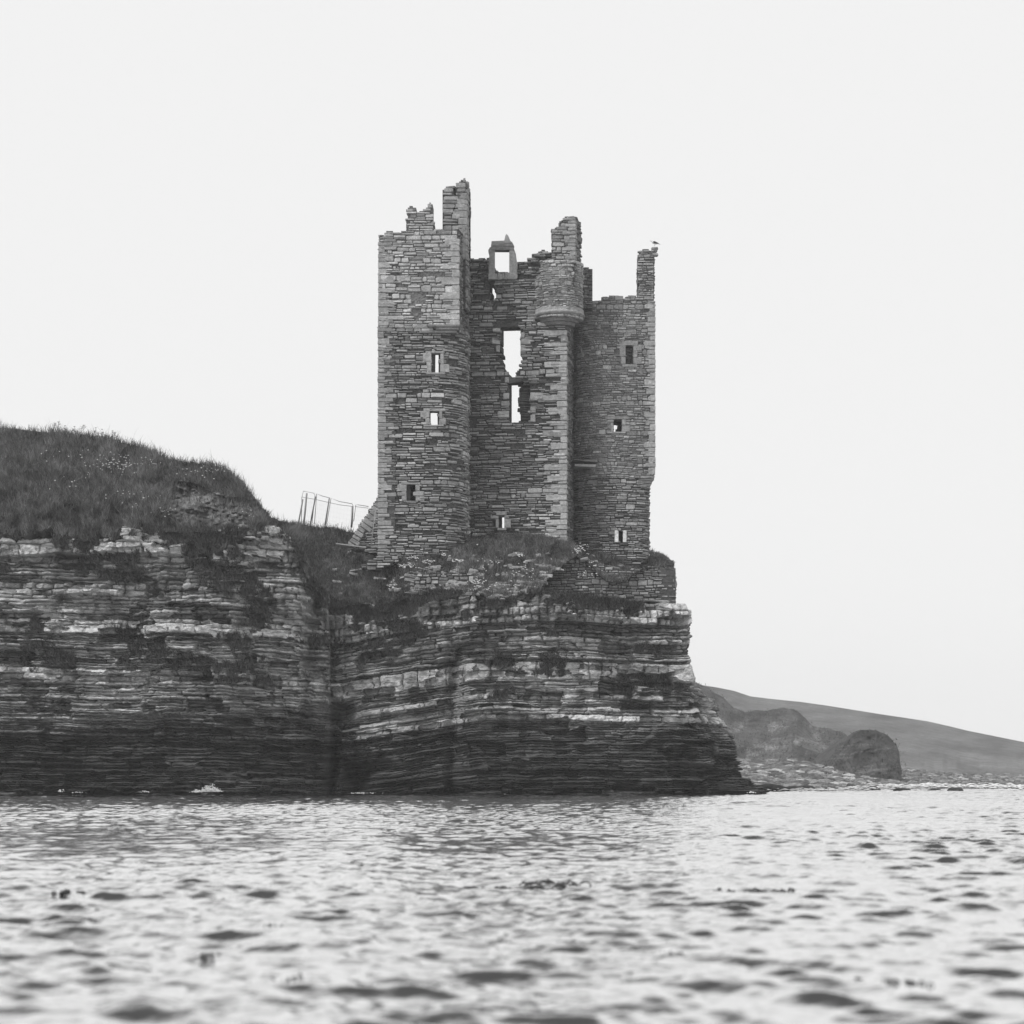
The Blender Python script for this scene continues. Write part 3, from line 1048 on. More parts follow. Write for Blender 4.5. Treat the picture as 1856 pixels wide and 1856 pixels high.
# (row from, row to, proud m, grey, bed thickness px, block length m, roughness m) rows are those of the photograph
T_HEAD = [(900, 1078, 0.0, 0.22, 9, 0.7, 0.06), (1078, 1104, 0.08, 0.23, 24, 0.45, 0.08), (1104, 1118, 0.12, 0.24, 13, 0.5, 0.08), (1118, 1130, 0.14, 0.30, 11, 0.45, 0.05), (1130, 1150, -0.12, 0.19, 6, 1.4, 0.08),
          (1150, 1166, 0.0, 0.24, 6, 0.9, 0.10), (1166, 1184, -0.3, 0.17, 5, 1.6, 0.10), (1184, 1198, -0.12, 0.2, 5, 1.6, 0.12), (1198, 1203, -0.25, 0.16, 4, 2.0, 0.06),
          (1203, 1236, 0.12, 0.26, 33, 0.95, 0.07), (1236, 1262, -0.1, 0.19, 5, 2.0, 0.10), (1262, 1272, 0.1, 0.24, 9, 1.2, 0.06), (1272, 1300, 0.0, 0.21, 4.5, 1.6, 0.10),
          (1300, 1312, 0.1, 0.24, 9, 1.0, 0.05), (1312, 1345, 0.0, 0.16, 3.6, 2.0, 0.08), (1345, 1400, 0.0, 0.10, 3.4, 2.6, 0.07), (1400, 1500, 0.0, 0.07, 4, 3.0, 0.06)]
T_LEFT = [(880, 955, 0.0, 0.2, 12, 0.8, 0.05), (955, 1000, 0.1, 0.26, 22, 1.1, 0.08), (1000, 1034, 0.1, 0.25, 15, 0.8, 0.10), (1034, 1070, -0.1, 0.18, 8, 1.2, 0.10), (1070, 1092, 0.06, 0.24, 11, 0.8, 0.08),
          (1092, 1124, -0.1, 0.19, 5, 1.4, 0.10), (1124, 1134, -0.2, 0.16, 5, 2.0, 0.08), (1134, 1160, 0.1, 0.25, 15, 0.7, 0.08), (1160, 1172, -0.2, 0.16, 5, 2.0, 0.08), (1172, 1222, 0.0, 0.2, 5, 1.5, 0.10),
          (1222, 1250, 0.08, 0.24, 8, 1.5, 0.08), (1250, 1300, 0.0, 0.18, 4, 1.8, 0.09), (1300, 1345, 0.0, 0.14, 3.6, 2.2, 0.07), (1345, 1500, 0.0, 0.075, 4, 3.0, 0.06)]

cliff_grass = [[(250, 960), (400, 950), (435, 990), (440, 1050), (415, 1090), (365, 1062), (330, 1020), (300, 1000), (270, 980)],
               [(425, 1055), (470, 1035), (505, 1090), (475, 1130), (440, 1112)],
               [(120, 1005), (250, 1010), (260, 1050), (200, 1060), (130, 1040)],
               [(195, 1130), (235, 1140), (330, 1188), (440, 1212), (495, 1240), (420, 1238), (300, 1222), (235, 1200)],
               [(395, 1160), (440, 1150), (470, 1215), (430, 1220)],
               [(655, 1172), (735, 1125), (805, 1128), (775, 1148), (705, 1188), (640, 1202)],
               [(505, 960), (560, 990), (600, 1060), (700, 1085), (735, 1050), (735, 1080), (700, 1108), (600, 1105), (545, 1060)],
               [(1125, 1226), (1172, 1222), (1190, 1247), (1140, 1252)], [(1178, 1226), (1225, 1232), (1262, 1240), (1268, 1254), (1200, 1250)], [(882, 1245), (905, 1238), (922, 1248), (922, 1275), (884, 1278)],
               [(1015, 1078), (1045, 1070), (1066, 1082), (1062, 1102), (1030, 1104)], [(955, 1134), (1010, 1130), (1015, 1150), (970, 1152)], [(1165, 1160), (1205, 1165), (1215, 1185), (1180, 1180)]]

# non-uniform u: fine where the camera sees the face
ufine0 = np.interp(-25.5, cp.p[:60, 0], cp.u[:60])
iy = np.argmax(cp.p[:, 0])
ufine1 = cp.u[iy] + 3.0
us = np.concatenate([np.arange(0, ufine0, 0.4), np.arange(ufine0, ufine1, 0.042), np.arange(ufine1, cp.L, 0.35)])
NU, NZ = len(us), 560
bx, by = cp.pos(us)
nxs, nys = cp.pos(us, 1.0)
nxs -= bx
nys -= by
# even out the push direction so that the gully's folds are not stretched
uu = np.arange(0, cp.L, 0.1)
n0x, n0y = cp.pos(uu, 1.0)
n0x, n0y = n0x - cp.pos(uu)[0], n0y - cp.pos(uu)[1]
n0x = np.where(uu < np.interp(5.0, cp.p[:60, 0], cp.u[:60]), 0.0, n0x)
n0y = np.where(uu < np.interp(5.0, cp.p[:60, 0], cp.u[:60]), -1.0, n0y)
ker = np.hanning(31)
ker /= ker.sum()
n0x = np.convolve(np.pad(n0x, 15, mode='edge'), ker, 'valid')
n0y = np.convolve(np.pad(n0y, 15, mode='edge'), ker, 'valid')
nl = np.hypot(n0x, n0y)
nxs, nys = np.interp(us, uu, n0x / nl), np.interp(us, uu, n0y / nl)
pxu = PX(bx, by)
after = us > cp.u[iy] + 0.5
ztop = WZ(lerp_line(cliff_top, np.clip(pxu, -190, 1390)), by)
ztop[after] = WZ(1088, 103.0)
ztop = np.minimum(ztop, 13.6)
tt = np.linspace(0, 1, NZ)
Zg = -0.7 + (ztop[None, :] + 0.7) * tt[:, None]
sref = PY(Zg, 101.0)                         # photo row of this height
setb = (1368 - lerp_line(out_r_edge, np.minimum(sref, 1437))) * 0.0256
side_k = sstep(-10, -7.0, bx) * (1 - 0.25 * (1 - sstep(7, 11, bx)))
kf = 0.28 + (1.0 - 0.28) * np.maximum(sstep(7.5, 10.8, bx), after * 1.0)
kf = np.where((bx > -8.5) & ~after, np.maximum(kf, 0.55), kf)
gul = np.exp(-((bx + 8.3) / 1.0) ** 2) * (~after)
head = (us > np.interp(-8.5, cp.p[:60, 0], cp.u[:60]))
U = us[None, :] + 0 * tt[:, None]
uh = np.interp(-8.5, cp.p[:60, 0], cp.u[:60])
ug = uh - 1.0 + 2.0 * (sref - 1000.0) / 430.0 + 0.5 * vn(sref * 0.03, 0.0, 49)
HEAD = U > ug + 1.0 * vn(sref * 0.016, U * 0.0, 47) + 0.8 * vn(np.floor(sref / 13.0), 0.0, 48) - 0.1
dipH = 4.0 * np.sin((U - uh) * 0.16) - 30.0 * np.clip((-1.5 - bx[None, :]) / 6.5, 0, 1)
dipL = -(bx[None, :] + 10) * 0.5 + 0 * U
warp = 5.0 * vn(U * 0.12, sref * 0.004, 40) + 3.2 * vn(U * 0.6, sref * 0.02, 41) + 2.2 * vn(U * 1.7, sref * 0.05, 42) + 1.2 * vn(U * 5.0, sref * 0.11, 43)
fbk = np.floor(U * 0.42 + 0.5 * vn(U * 0.3, sref * 0.02, 44) + 0.25 * vn(U * 0.5, sref * 0.08, 45))
warp = warp + 7.0 * (hsh(fbk, 0, 46) - 0.5)


def beds(tab, seed, S):
    B, R = layers_from(tab, seed)
    S = np.clip(S, B[0] + 0.01, B[-1] - 0.01)
    Us = U
    k = np.clip(np.searchsorted(B, S) - 1, 0, len(R) - 1)
    fr = (S - B[k]) / (B[k + 1] - B[k])
    th = (B[k + 1] - B[k]) * 0.0255
    prot, tn, bl, amp, rnd = [R[k, j] for j in range(5)]
    calm = 1 - 0.5 * sstep(1320, 1370, S)
    d = prot * (0.8 + 1.2 * vn(Us * 0.3, k * 0.3, 57)) + amp * 2.6 * vn(Us * 0.5 + rnd * 91, k * 3.3, 50) + 0.2 * vn(Us * 1.7 + rnd * 31, k * 7.1, 51)
    # coarse and middling blocks that have fallen out or stand proud
    Sj = S + 3.0 * vn(Us * 3.1, S * 0.09, 72) + 1.5 * vn(Us * 9.0, S * 0.3, 73)
    Uj = Us + 0.22 * vn(Us * 1.3, S * 0.16, 74) + 0.08 * vn(Us * 5, S * 0.5, 75)
    g1 = np.floor(Sj / 26.0 + 0.9 * vn(Us * 0.4, 0.0, 66))
    c1 = np.floor(Uj / 1.7 + 0.37 * g1 + 0.5 * vn(Us * 0.5, g1 * 1.3, 67))
    h1 = hsh(c1, g1, 68)
    g2 = np.floor(Sj / 10.0 + 0.9 * vn(Us * 0.8, 0.0, 69))
    c2 = np.floor(Uj / 0.75 + 0.41 * g2 + 0.6 * vn(Us * 0.9, g2 * 1.3, 70))
    h2 = hsh(c2, g2, 71)
    d = d + calm * ((h1 - 0.5) * 0.6 - 0.45 * (h1 < 0.18) + (h2 - 0.5) * 0.3 - 0.25 * (h2 < 0.14)) - 0.5 * sstep(0.12, 0.2, vn(Uj * 0.35, Sj * 0.03, 76))
    bu = Us / bl + rnd * 17 + 1.5 * vn(Us * 0.7, k * 1.7, 52) + 0.15 * vn(Us * 2, S * 0.1, 58)
    bi = np.floor(bu)
    bf = bu - bi
    hb, hb2, hb3 = hsh(bi, k, 53), hsh(bi, k, 54), hsh(bi, k, 55)
    bam = np.clip(th * 0.8, 0.07, 0.3)
    d = d + (hb - 0.5) * bam - np.where(hb2 < 0.2, np.clip(th * 1.1, 0.08, 0.45) * (0.5 + hb), 0.0)
    e = np.minimum(fr, 1 - fr) * th
    d = d - 0.12 * np.exp(-(e / 0.022) ** 2) - 0.05 * np.exp(-(e / 0.06) ** 2)
    ev = np.minimum(bf, 1 - bf) * bl
    d = d - 0.12 * np.exp(-(ev / 0.04) ** 2) * (th > 0.12) - 0.05 * np.exp(-(ev / 0.07) ** 2)
    t = tn * (0.78 + 0.44 * hb3) * (1 + 0.6 * vn(Us * 0.35, S * 0.02, 56)) * np.clip(1.0 + 1.1 * vn(Us * 0.45 + rnd * 50, k * 2.3, 59) + 0.5 * vn(Us * 2.6 + rnd * 20, S * 0.12, 60), 0.5, 1.6)
    return d, t * (0.93 + 0.14 * h1) * (0.93 + 0.14 * h2)


dL, tL = beds(T_LEFT, 3, sref + dipL + warp)
dH, tH = beds(T_HEAD, 5, sref + dipH + warp)
disp = np.where(HEAD, dH, dL)
tone = np.where(HEAD, tH, tL)
# body relief, gully, caves
big = 0.9 * vn(U * 0.16, sref * 0.006, 60) + 0.9 * (0.25 - np.abs(vn(U * 0.33, sref * 0.005, 66))) + 0.6 * vn(U * 0.45, sref * 0.012, 61) + 0.16 * vn(U * 1.6, sref * 0.05, 62) + 0.07 * vn(U * 9, sref * 0.35, 63) + 0.09 * vn(U * 4, sref * 0.14, 64) - 0.6 * sstep(0.1, 0.5, vn(U * 0.3, sref * 0.004, 65))
big = big - 0.8 * np.exp(-((U - np.interp(-2.75, cp.p[:60, 0], cp.u[:60])) / 0.35) ** 2) * sstep(1120, 1180, sref) - 0.2 * gul[None, :] - 1.0 * np.exp(-np.abs((U - ug) / 0.55) ** 1.6) * (0.5 + 0.8 * (hsh(np.floor(sref / 17.0), 3, 87))) * (~after)[None, :]
Xp = pxu[None, :] + 0 * Zg
pxx = Xp
hole = lambda cx, cy, rx, ry, dp: -dp * np.exp(-(((pxx - cx) / rx) ** 2 + ((sref - cy) / ry) ** 2) ** 1.5)
caves = hole(612, 1290, 20, 16, 1.8) + hole(645, 1405, 24, 36, 2.2) + hole(597, 1390, 10, 70, 1.8) + hole(560, 1160, 14, 60, 0.7) + hole(420, 1312, 30, 12, 0.4) + hole(540, 1129, 22, 9, 0.5) + hole(560, 1215, 30, 8, 0.5) + hole(140, 1140, 50, 9, 0.4)
caves = np.where(after[None, :], 0, caves)
disp = disp + big * np.where(after, 1.0, 1.0)[None, :] + caves
# grass hanging on the ledges
gm = np.zeros_like(Zg)
wx_ = pxx + 26 * fbm(U * 0.9, sref * 0.04, 70, 4) + 10 * vn(U * 5, sref * 0.2, 76)
wy_ = sref + 22 * fbm(U * 0.9 + 50, sref * 0.04, 71, 4) + 8 * vn(U * 5, sref * 0.2, 77)
for poly in cliff_grass:
    gm = np.maximum(gm, inpoly(wx_, wy_, poly))
gm[:, after] = 0
gm = gm * (vn(U * 3.1, sref * 0.12, 72) + 0.7 * vn(U * 9, sref * 0.4, 78) > -0.1)
lip = lerp_line([(-200, 966), (104, 964), (240, 968), (330, 990), (440, 972), (500, 968), (530, 990), (560, 1055), (600, 1100), (700, 1106), (735, 1076), (850, 1078), (960, 1084), (1240, 1090)], np.clip(pxu, -190, 1239))[None, :]
under = np.exp(-np.clip(sref - lip, 0, 999) / 26.0)
extra = (fbm(U * 0.7, sref * 0.025, 73, 4) + 0.3 * vn(U * 6, sref * 0.3, 79) > 0.4 - 0.62 * under) & (sref < 1225) & ((~after) & (pxu < 1180))[None, :]
gm = np.maximum(gm, extra * 1.0)
disp = np.where(gm > 0, disp * 0.7 + big * 0.28 + 0.06 + 0.12 * vn(U * 2.0, sref * 0.07, 74), disp)
# wet and weed-dark tide zone: a stain of the rock itself with an uneven upper edge
wet = sstep(1300, 1352, sref + 38 * fbm(U * 0.25, sref * 0.012, 80, 4) + np.where(HEAD, 0, 10))
tone = tone * (1 - 0.62 * wet)
streak = vn(U * 3.5, sref * 0.012, 82)
tone = tone * (1 + 0.35 * streak)
tone = np.where(gm > 0, 0.075 * (1 + 0.5 * vn(U * 4, sref * 0.2, 75)), tone)
tone = np.clip(tone * np.where(gm > 0, 1.35, 1.45), 0.02, 0.5)
crn = np.maximum(sstep(8.3, 9.8, bx), after * 1.0)[None, :]
disp = np.where(disp > 0, disp * (1 - 0.5 * crn), disp) + crn * (0.34 * sstep(1290, 1350, sref) - 0.3 * (1 - sstep(1130, 1250, sref)) - 0.3 * (1 - sstep(1100, 1150, sref)))
foot = sstep(1408, 1428, sref)
disp = disp + foot * (0.9 * np.maximum(0, fbm(U * 0.5, 0.0, 83, 3)) + 0.5 * (hsh(np.floor(U / 0.6 + vn(U, 0.0, 84)), np.floor(sref / 6.0), 85) - 0.4))
off = disp - setb * kf[None, :]
Xc = bx[None, :] + nxs[None, :] * off
Yc_ = by[None, :] + nys[None, :] * off
Vc = np.stack([Xc, Yc_, Zg], -1)
# fold the top edge back so that the cliff has a real top
topr = []
for bk_, dzb in ((0.8, 0.02), (2.5, -0.1), (7.0, -0.3)):
    topr.append(np.stack([Xc[-1] - nxs * bk_, Yc_[-1] - nys * bk_, Zg[-1] + dzb], -1))
Vall = np.concatenate([Vc, np.array(topr)], 0)
tall = np.concatenate([tone, np.full((3, NU), 0.06)], 0)
cliff = mesh_obj('cliff', Vall.reshape(-1, 3), [grid_faces(NZ + 3, NU)], M_ROCK, None, tall.ravel(), None, False)
tag(cliff, 'layered flagstone sea cliff, pale blocky beds above, wet and dark at the waterline', kind='structure')

# ---------------------------------------------------------------- grassy banks on top
L0 = [(-200, 966, 98.2), (104, 964, 98.2), (240, 968, 98.3), (300, 985, 98.3), (330, 990, 98.4), (390, 990, 98.5), (440, 970, 98.7), (500, 968, 99.3), (530, 990, 100.6), (560, 1055, 102.0), (600, 1100, 102.3),
      (700, 1106, 102.3), (735, 1076, 102.4), (850, 1078, 102.2), (900, 1086, 102.1), (960, 1084, 102.2), (985, 1062, 103.2), (1000, 1040, 104.6), (1022, 1020, 105.0), (1045, 1012, 105.0), (1065, 1016, 105.0), (1082, 1040, 105.0), (1110, 1054, 105.0), (1133, 1055, 105.0), (1150, 1040, 105.05), (1165, 1032, 105.1), (1178, 1030, 105.15), (1185, 1029, 105.15), (1240, 1029, 105.2)]
L2 = [(-200, 752, 112), (104, 786, 112), (200, 797, 112), (250, 811, 112), (310, 835, 111.5), (370, 843, 111), (410, 852, 110), (440, 878, 108), (462, 906, 106.5), (474, 924, 106), (488, 938, 108), (530, 956, 111), (600, 958, 112.5), (640, 966, 112),
      (690, 1000, 107.5), (790, 991, 107.0), (815, 982, 107.0), (845, 973, 107.5), (900, 968, 108.3), (960, 967, 108.0), (1000, 978, 107.8), (1040, 994, 108.6), (1062, 1000, 109.4), (1110, 1012, 109.6), (1140, 1026, 109.7), (1174, 1027, 109.6), (1179, 1002, 109.5), (1205, 1010, 108.5), (1222, 1020, 107), (1240, 1027, 106.5)]
PW = [(-200, 1.5), (420, 1.5), (560, 1.1), (700, 1.0), (1240, 1.0)]
cols = np.arange(-200, 1223, 2.2)
NCb, NRb = len(cols), 110
l0y, l0d = np.interp(cols, [p[0] for p in L0], [p[1] for p in L0]), np.interp(cols, [p[0] for p in L0], [p[2] for p in L0])
l2y, l2d = np.interp(cols, [p[0] for p in L2], [p[1] for p in L2]), np.interp(cols, [p[0] for p in L2], [p[2] for p in L2])
l0y = l0y + (22 * np.abs(fbm(cols * 0.03, 0.0, 95, 3)) + 10 * np.abs(vn(cols * 0.14, 0.0, 96))) * (1 - sstep(500, 560, cols)) + 5 * vn(cols * 0.09, 0.0, 97) * sstep(560, 600, cols)
sk = np.where(cols < 720, 0.14, np.where(cols < 950, 0.12, 0.02))
l0y = l0y + 9 * fbm(cols * 0.05, 0.0, 98, 3) * (cols > 965) * (cols < 1160)
pw = np.interp(cols, [p[0] for p in PW], [p[1] for p in PW])
pcl = PX(Vc[::4, ::3, 0], Vc[::4, ::3, 1]).ravel()
qcl = PY(Vc[::4, ::3, 2], Vc[::4, ::3, 1]).ravel()
ycl = Vc[::4, ::3, 1].ravel()
ok_ = np.repeat((~after[::3])[None], len(Vc[::4]), 0).ravel()
for i_ in range(NCb):
    if cols[i_] > 955:
        break
    m_ = ok_ & (np.abs(pcl - cols[i_]) < 6) & (np.abs(qcl - l0y[i_] - 4) < 7)
    if m_.any():
        l0d[i_] = np.clip(np.percentile(ycl[m_], 40) - 0.05, l0d[i_] - 1.0, l0d[i_] + 2.0)
k5 = np.ones(5) / 5
l0d = np.convolve(np.pad(l0d, 2, mode='edge'), k5, 'valid')
t = np.linspace(0, 1, NRb)[:, None]
py_b = l0y + (l2y - l0y) * t
Yb = l0d + (l2d - l0d) * t ** pw
C = cols[None, :] + 0 * t
env = np.sin(np.pi * np.clip(0.02 + t * 0.98, 0, 1)) ** 0.4
lump = 1.3 * fbm(C * 0.014, py_b * 0.02, 90, 3) + 0.75 * vn(C * 0.055, py_b * 0.07, 93) + 0.3 * vn(C * 0.14, py_b * 0.17, 94)
soil = inpoly(C + 26 * fbm(C * 0.06, py_b * 0.09, 96, 4), py_b + 22 * fbm(C * 0.06, py_b * 0.09, 97, 4),
              [(318, 876), (345, 880), (400, 904), (450, 916), (462, 940), (420, 956), (350, 956), (310, 935), (296, 920)])
scoop = inpoly(C, py_b, [(318, 872), (350, 876), (400, 900), (455, 908), (462, 940), (420, 960), (340, 956), (296, 930)])
ridge = np.exp(-((py_b - lerp_line([(250, 870), (318, 864), (345, 868), (400, 890), (455, 900), (470, 910)], C)) / 9.0) ** 2) * ((C > 250) & (C < 480))
Yb = Yb - lump * env * np.where(C < 560, 1.0, 0.55) + 0.45 * scoop * env - 0.5 * ridge + soil * 0.7 * fbm(C * 0.14, py_b * 0.32, 98, 4)
Xb = np.minimum(WX(C, Yb), xrw - 0.04)
Zb = WZ(py_b, Yb)
rb = np.random.default_rng(31)
for k in range(46):
    bx_, by_ = rb.uniform(60, 520), rb.uniform(850, 965)
    if by_ > 900 or bx_ < 330:
        rr2 = rb.uniform(9, 26)
        Yb = Yb - rb.uniform(0.25, 0.8) * np.exp(-(((C - bx_) / (rr2 * 1.2)) ** 2 + ((py_b - by_) / rr2) ** 2) ** 1.4) * env
Xb = np.minimum(WX(C, Yb), xrw - 0.04)
Zb = WZ(py_b, Yb)
tb = 0.06 * (1 + 0.6 * fbm(C * 0.03, py_b * 0.03, 99, 3))
tb = np.where(soil, 0.15 * (1 + 1.2 * fbm(C * 0.12, py_b * 0.3, 100, 4)), tb)
rows = [np.stack([Xb[0], Yb[0] + 2.6 * sk, Zb[0] - sk], -1)[None], np.stack([Xb[0], Yb[0] + sk, Zb[0] - 0.4 * sk], -1)[None], np.stack([Xb, Yb, Zb], -1)]
# plateau behind the crest
for dY, dzz in ((1.5, -0.05), (4, -0.25), (9, -0.6), (16, -1.0), (28, -1.6), (45, -2.4)):
    Yp = np.where(cols > 640, np.minimum(l2d + dY, 117.5), l2d + dY)
    zz = np.where(cols > 640, np.minimum(Zb[-1], 12.2) - 0.05, Zb[-1] + dzz)
    rows.append(np.stack([WX(cols, Yp) if False else Xb[-1] + 0 * Yp, Yp, zz], -1)[None])
Vb_ = np.concatenate(rows, 0)
tb_ = np.concatenate([np.full((2, NCb), 0.05), tb, np.full((6, NCb), 0.05)], 0)
bank = mesh_obj('grass_bank', Vb_.reshape(-1, 3), [grid_faces(NRb + 8, NCb)], M_TURF, None, np.clip(tb_, 0.02, 0.3).ravel(), None, True)
tag(bank, 'turf covered earth bank and cliff top ground under the castle', kind='structure')


# grass blades: one mass
def blades(base, n_up, hgt, wid, lean, tones, seed):
    r = np.random.default_rng(seed)
    N = len(base)
    a = r.uniform(0, 2 * np.pi, N)
    side = np.stack([np.cos(a), np.sin(a), 0 * a], -1) * wid[:, None]
    ln = r.normal(0, 1, (N, 2)) * lean
    up = np.stack([ln[:, 0] * hgt + n_up[:, 0] * hgt, ln[:, 1] * hgt + n_up[:, 1] * hgt, hgt], -1)
    mid = base + up * 0.55 + np.stack([0 * a, 0 * a, 0.06 * hgt], -1)
    tip = base + up * np.array([1.25, 1.25, 0.96])
    V = np.stack([base - side, base + side, mid - side * 0.7, mid + side * 0.7, tip], 1).reshape(-1, 3)
    i = np.arange(N)[:, None] * 5
    Q = i + np.array([[0, 1, 3, 2]])
    T = i + np.array([[2, 3, 4]])
    tn = np.repeat(tones, 5)
    return V, Q, T, tn


r = np.random.default_rng(11)
NB = 190000
ci = r.uniform(0, NCb - 1.01, NB)
ri = r.uniform(0, NRb - 1.01, NB) ** 1.0
c0, r0 = ci.astype(int), ri.astype(int)
fc, fr_ = ci - c0, ri - r0
P = lambda G: (G[r0, c0] * (1 - fc) + G[r0, c0 + 1] * fc) * (1 - fr_) + (G[r0 + 1, c0] * (1 - fc) + G[r0 + 1, c0 + 1] * fc) * fr_
base = np.stack([P(Xb), P(Yb), P(Zb)], -1)
pxb, pyb = P(C), P(py_b)
keep = (~soil[r0, c0] | (r.random(NB) < 0.12)) & (pxb > -195)
keep &= ~((pxb > 742) & (pxb < 858) & (pyb > 1038) & (pyb < 1066) & (r.random(NB) < 0.9))
keep &= ~((pxb > 658) & (pxb < 722) & (pyb > 1009) & (pyb < 1031))
thin_ = (pxb > 560)
keep &= (~thin_) | (r.random(NB) < 0.8)
base, pxb, pyb = base[keep], pxb[keep], pyb[keep]
n = len(base)
patch = vn(pxb * 0.03, pyb * 0.04, 110)
hg = r.uniform(0.08, 0.36, n) * np.clip(1 + 1.6 * patch + 1.0 * vn(pxb * 0.13, pyb * 0.17, 112), 0.25, 2.2) * np.where(pxb > 560, 0.62, 1.0)
wd = r.uniform(0.008, 0.018, n)
patch2 = vn(pxb * 0.11, pyb * 0.16, 111)
tn = np.clip(0.14 * (1 + 1.2 * patch) * (1 + 0.9 * patch2) * r.uniform(0.45, 1.7, n), 0.015, 0.26)
nup = np.stack([0 * hg, np.full(n, -0.35), 0 * hg], -1)
G1 = blades(base, nup, hg, wd, 0.35, tn, 12)
# crest fringe of long thin stems
m = 5200
pc = r.uniform(90, 690, m)
fy_, fd_ = np.interp(pc, cols, l2y), np.interp(pc, cols, l2d)
Yf = fd_ + r.uniform(-0.3, 0.9, m)
bf_ = np.stack([WX(pc, fd_), Yf, WZ(fy_, fd_) - 0.05], -1)
hf = r.gamma(3.0, 0.085, m) * np.where(pc > 470, 0.75, 1.05)
G2 = blades(bf_, np.zeros((m, 3)), hf, r.uniform(0.006, 0.012, m), 0.28, r.uniform(0.03, 0.09, m), 13)
# tufts hanging on the cliff
gi, gj = np.nonzero(gm > 0)
sel = r.integers(0, len(gi), 60000)
bc = Vc[gi[sel], gj[sel]] + r.normal(0, 0.02, (60000, 3))
okc = (gj[sel] > 0)
hc = r.uniform(0.08, 0.28, len(bc))
nc = np.stack([nxs[gj[sel]] * 0.9, nys[gj[sel]] * 0.9, 0 * hc], -1)
G3 = blades(bc, nc, hc * 0.8, r.uniform(0.008, 0.018, len(bc)), 0.4, np.clip(0.105 * r.uniform(0.4, 1.8, len(bc)), 0.015, 0.2), 14)
V = np.concatenate([G[0] for G in (G1, G2, G3)])
o1, o2 = len(G1[0]), len(G1[0]) + len(G2[0])
Q = np.concatenate([G1[1], G2[1] + o1, G3[1] + o2])
T = np.concatenate([G1[2], G2[2] + o1, G3[2] + o2])
grass = mesh_obj('grass', V, [Q, T], M_GRASS, None, np.concatenate([G[3] for G in (G1, G2, G3)]))
tag(grass, 'long rough grass on the banks and cliff ledges', 'grass', kind='stuff')

# white flower heads: one mass of tiny dots
cl = [(215, 850, 30, 12, 70), (150, 835, 40, 12, 20), (270, 845, 10, 6, 22), (380, 862, 25, 8, 24), (240, 905, 40, 12, 20), (300, 935, 20, 8, 14), (470, 940, 20, 8, 14), (130, 880, 30, 10, 10),
      (735, 1034, 14, 3, 40), (752, 1020, 8, 4, 24), (777, 1026, 8, 3, 24), (805, 1013, 8, 3, 14), (830, 1024, 8, 3, 20), (808, 985, 6, 2, 16), (845, 974, 13, 2, 24), (690, 996, 8, 3, 14), (712, 1068, 6, 5, 20), (865, 1062, 8, 8, 40),
      (943, 1014, 6, 3, 16), (960, 1050, 25, 10, 26), (900, 1070, 30, 6, 20), (905, 1030, 40, 14, 24), (1048, 1002, 12, 6, 50), (1075, 1030, 10, 4, 14), (1060, 1050, 20, 6, 14)]
fv = []
for (cx, cy, sx, sy, k) in cl:
    a = np.stack([r.normal(cx, sx * 0.7, k), r.normal(cy, sy * 0.7, k)], -1)
    fv.append(a)
fv = np.concatenate(fv)
cidx = np.clip(np.searchsorted(cols, fv[:, 0]), 0, NCb - 1)
tt_ = np.clip((fv[:, 1] - l0y[cidx]) / (l2y[cidx] - l0y[cidx]), 0.0, 0.99)
rr_ = (tt_ * (NRb - 1)).astype(int)
ctr = np.stack([WX(fv[:, 0], Yb[rr_, cidx]), Yb[rr_, cidx] - 0.2, WZ(fv[:, 1], Yb[rr_, cidx]) + 0.2], -1)
octv = np.array([(1, 0, 0), (-1, 0, 0), (0, 1, 0), (0, -1, 0), (0, 0, 1), (0, 0, -1)], float)
octf = np.array([(0, 2, 4), (2, 1, 4), (1, 3, 4), (3, 0, 4), (2, 0, 5), (1, 2, 5), (3, 1, 5), (0, 3, 5)])
gph = (1 + 5 ** 0.5) / 2
icov = np.array([(-1, gph, 0), (1, gph, 0), (-1, -gph, 0), (1, -gph, 0), (0, -1, gph), (0, 1, gph), (0, -1, -gph), (0, 1, -gph), (gph, 0, -1), (gph, 0, 1), (-gph, 0, -1), (-gph, 0, 1)], float) / np.hypot(1, gph)
icof = np.array([(0, 11, 5), (0, 5, 1), (0, 1, 7), (0, 7, 10), (0, 10, 11), (1, 5, 9), (5, 11, 4), (11, 10, 2), (10, 7, 6), (7, 1, 8), (3, 9, 4), (3, 4, 2), (3, 2, 6), (3, 6, 8), (3, 8, 9), (4, 9, 5), (2, 4, 11), (6, 2, 10), (8, 6, 7), (9, 8, 1)])
rad = r.uniform(0.022, 0.046, len(ctr))
Vv = (ctr[:, None, :] + octv[None] * rad[:, None, None] * np.array([1.2, 1.0, 0.7])).reshape(-1, 3)
Tv = (np.arange(len(ctr))[:, None, None] * 6 + octf[None]).reshape(-1, 3)
fl = mesh_obj('wild_flowers', Vv, [Tv], M_PETAL, None, np.full(len(Vv), 0.7))
tag(fl, 'scattered small white sea flowers on the turf', 'flowers', kind='stuff')


